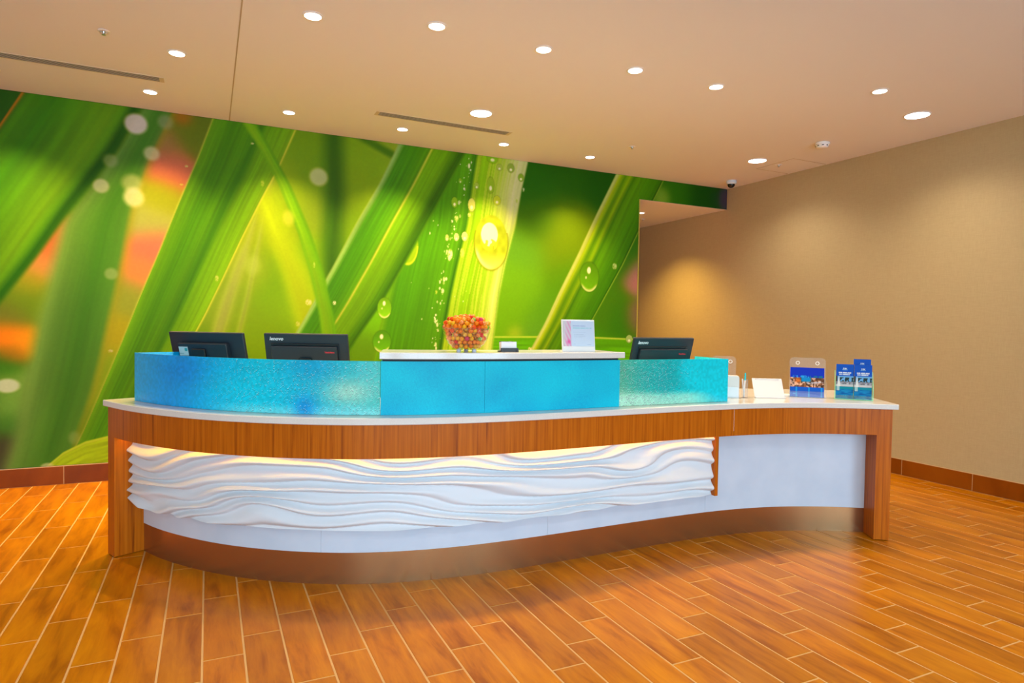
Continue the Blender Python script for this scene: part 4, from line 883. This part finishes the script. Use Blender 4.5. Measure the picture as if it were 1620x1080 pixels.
MB().box(-0.020, 0.020, -0.020, 0.020, 0, 0.003).box(-0.020, 0.020, -0.020, -0.018, 0, 0.125).box(-0.020, 0.020, 0.018, 0.020, 0, 0.125).box(-0.020, -0.018, -0.020, 0.020, 0, 0.125).box(0.018, 0.020, -0.020, 0.020, 0, 0.125).build('cup_body', M_acryl, cup)
M_teal = pbr('teal_plastic', (0.0, 0.48, 0.52), 0.35)
pen = empty('pen', (3.302, 3.266, ZT + 0.0035), 0, 'white pen with a teal cap standing in the acrylic cup', 'pen')
MB().tube((-0.006, 0, 0.0), (0.0, 0, 0.115), 0.0045).build('barrel', M_paper, pen, True); MB().tube((0.0, 0, 0.115), (0.0026, 0, 0.165), 0.0058, 10, 0.004).build('cap', M_teal, pen, True); MB().box(0.004, 0.007, -0.0015, 0.0015, 0.118, 0.150).build('clip', M_teal, pen)
pen2 = empty('pen', (3.297, 3.272, ZT + 0.0035), 0, 'plain white pen leaning inside the acrylic cup', 'pen')
MB().tube((0.006, 0.0, 0.0), (-0.008, 0.004, 0.118), 0.0042).build('barrel', M_paper, pen2, True); MB().tube((-0.008, 0.004, 0.118), (-0.009, 0.0043, 0.126), 0.0042, 10, 0.0015).build('tip', M_paper, pen2, True)

st = empty('tablet_stand', (3.470, 3.215, ZT), math.radians(-30), 'white slanted display stand lying empty between pens and leaflets', 'stand')
MB().box(-0.100, 0.100, 0, 0.008, 0, 0.150, 0.002).build('slanted_plate', M_boxw, st, rot=(math.radians(-34), 0, 0), loc=(0, -0.03, 0.004))
MB().box(-0.100, 0.100, -0.045, -0.012, 0, 0.010, 0.002).build('front_ledge', M_boxw, st)
MB().box(-0.080, 0.080, 0.055, 0.060, 0.0, 0.122, 0.001).build('rear_leg', M_boxw, st, rot=(math.radians(4), 0, 0))
pad = MB().box(-0.04, 0.04, -0.045, 0.045, 0, 0.010, 0.001).build('note_pad', M_paper, None, loc=(3.700, 3.270, ZT), rot=(0, 0, math.radians(-42)))
tag(pad, 'small white note pad lying behind the slanted stand', 'note pad')

# ------------------------------------------------------------------ ceiling fittings
def downlight(x, y, dia, z, label, cool=False, watts=30, angle=110, group='small recessed downlights', aim=None, col=WARM):
    e = empty('downlight', (x, y, z), 0, label, 'ceiling light', group); r = dia / 2
    MB().lathe([(r, -0.0005), (r + 0.012, -0.0005), (r + 0.012, -0.003), (r + 0.002, -0.006), (r, -0.005)], 32, closed=True).build('trim_ring', M_white, e, True)
    MB().lathe([(r, -0.0005), (r, -0.003), (r * 0.5, -0.0045), (0.001, -0.005)], 32).build('lens', M_lens_c if cool else M_lens, e, True)
    l = bpy.data.lights.new('lamp', 'SPOT'); l.energy = watts; l.color = col; l.spot_size = math.radians(angle); l.spot_blend = 0.9; l.shadow_soft_size = r
    o = bpy.data.objects.new('lamp', l); o.location = (0, 0, -0.012); link(o, e)
    return e
rowA = [-1.40, -0.412, 0.608, 1.586, 2.595, 3.580]
labA = ['small downlight at the far left edge above the mural', 'small downlight above the mural, beside the long left air slot', 'small downlight above the mural, just right of the ceiling joint', 'small downlight above the mural, below the short air slot', 'small downlight above the mural drop, right end of the short air slot', 'last small downlight above the mural, nearest the sprinkler']
for x, lb in zip(rowA, labA): downlight(x, 5.752, 0.092, HC, lb, watts=SPOT_WALL, angle=105)
rowB = [(-0.193, 4.837), (0.537, 3.882), (1.212, 3.673), (1.921, 3.666), (2.633, 3.670), (3.329, 3.645), (4.434, 3.158)]
labB = ['small downlight over the desk end, left of the ceiling joint', 'small downlight nearest the top edge, right of the ceiling joint', 'second small downlight right of the ceiling joint, over the desk', 'third small downlight right of the ceiling joint, over the desk', 'fourth small downlight right of the joint, over the desk', 'fifth small downlight right of the joint, over the teal glass', 'small downlight over the brochures, beside the largest round light']
for (x, y), lb in zip(rowB, labB): downlight(x, y, 0.094, HC, lb, watts=SPOT_DESK, angle=130, col=(1.0, 0.80, 0.55))
big = [(2.045, 5.003, 'large white downlight beside the short air slot'), (5.189, 3.365, 'large white downlight nearest the right edge'), (5.176, 5.031, 'large downlight beside the ceiling access panel')]
for x, y, lb in big: downlight(x, y, 0.175, HC, lb, True, SPOT_BIG, 140, 'large recessed downlights', col=(1.0, 0.86, 0.66))
downlight(5.136, 6.965, 0.085, OPZ, 'single small downlight in the alcove ceiling', watts=SPOT_WALL * 1.15, angle=120, group=None, col=(1.0, 0.66, 0.14))
# added fill lamps above and behind the viewpoint, top light for the desk front
for x, lb in ((-1.6, 'left added fill downlight in front of the desk'), (1.0, 'middle added fill downlight in front of the desk'), (3.6, 'right added fill downlight in front of the desk')):
    downlight(x, -0.2, 0.094, HC, lb, watts=90, angle=150, group='added fill downlights', col=(0.88, 0.94, 1.0))
def slot(x0, x1, y, label):
    e = empty('air_slot', ((x0 + x1) / 2, y, HC), 0, label, 'air vent', 'linear air slots'); w = (x1 - x0) / 2
    M_v = pbr('vent_paint', (0.62, 0.54, 0.40), 0.6)
    MB().box(-w + 0.02, w - 0.02, -0.042, 0.042, -0.0015, 0.0005).build('dark_opening', pbr('vent_dark', (0.03, 0.02, 0.012), 0.9, spec=0.0), e)
    MB().box(-w, w, -0.052, -0.042, -0.0026, 0.0).box(-w, w, 0.042, 0.052, -0.0026, 0.0).box(-w, -w + 0.03, -0.042, 0.042, -0.0026, 0.0).box(w - 0.03, w, -0.042, 0.042, -0.0026, 0.0).build('vent_frame', M_v, e)
    for k in range(4): MB().box(-w + 0.03, w - 0.03, -0.0275 + k * 0.0183 - 0.003, -0.0275 + k * 0.0183 + 0.003, -0.0026, -0.0012).build('slat', M_v, e)
slot(-1.95, -0.300, 5.425, 'long linear air slot in the ceiling at the left edge')
slot(1.260, 2.505, 5.412, 'linear air slot in the ceiling above the ribbed grass blade')
def sprinkler(x, y, z, label):
    e = empty('sprinkler', (x, y, z), 0, label, 'sprinkler', 'ceiling sprinklers')
    MB().lathe([(0.020, 0.0), (0.032, 0.0), (0.034, -0.003), (0.020, -0.006)], 20, closed=True).build('escutcheon', M_white, e, True)
    MB().lathe([(0.010, 0.0), (0.009, -0.012), (0.004, -0.020)], 12).build('head', M_steel, e, True)
    MB().tube((0, 0, -0.012), (0, 0, -0.022), 0.0028).build('glass_bulb', pbr('red_bulb', (0.5, 0.02, 0.02), 0.2), e)
    MB().lathe([(0.012, -0.022), (0.012, -0.0235)], 12).build('deflector', M_steel, e)
sprinkler(-0.584, 4.679, HC, 'small sprinkler head in the ceiling above the left air slot')
sprinkler(3.732, 5.227, HC, 'small sprinkler head right of the last mural downlight')
sprinkler(5.463, 7.361, OPZ, 'tiny sprinkler head in the alcove ceiling')
sprinkler(5.512, 5.057, HC, 'tiny sprinkler head on the ceiling access panel')
sm_ = empty('smoke_detector', (5.205, 4.268, HC), 0, 'white smoke detector on the ceiling near the right wall', 'smoke detector')
MB().lathe([(0.060, 0.0), (0.064, -0.004), (0.064, -0.018)], 28).build('base_ring', M_white, sm_, True)
MB().lathe([(0.056, -0.018), (0.058, -0.022), (0.050, -0.044), (0.040, -0.050), (0.001, -0.051)], 28).build('sensor_cap', M_white, sm_, True)
for k in range(8):
    a = math.pi / 4 * k; MB().box(0.048, 0.056, -0.009, 0.009, -0.034, -0.027).build('vent_slit', M_gap, sm_, rot=(0, 0, a))
dc = empty('dome_camera', (5.626, 5.864, HC), 0, 'white security dome camera in the ceiling corner above the opening', 'security camera')
MB().lathe([(0.056, 0.0), (0.060, -0.006), (0.060, -0.030), (0.052, -0.040), (0.044, -0.042)], 28).build('housing', pbr('camera_white', (0.66, 0.76, 0.84), 0.35), dc, True)
MB().lathe([(0.043, -0.042), (0.041, -0.056), (0.032, -0.072), (0.018, -0.081), (0.001, -0.083)], 28).build('dark_dome', pbr('smoked_dome', (0.01, 0.01, 0.012), 0.08), dc, True)
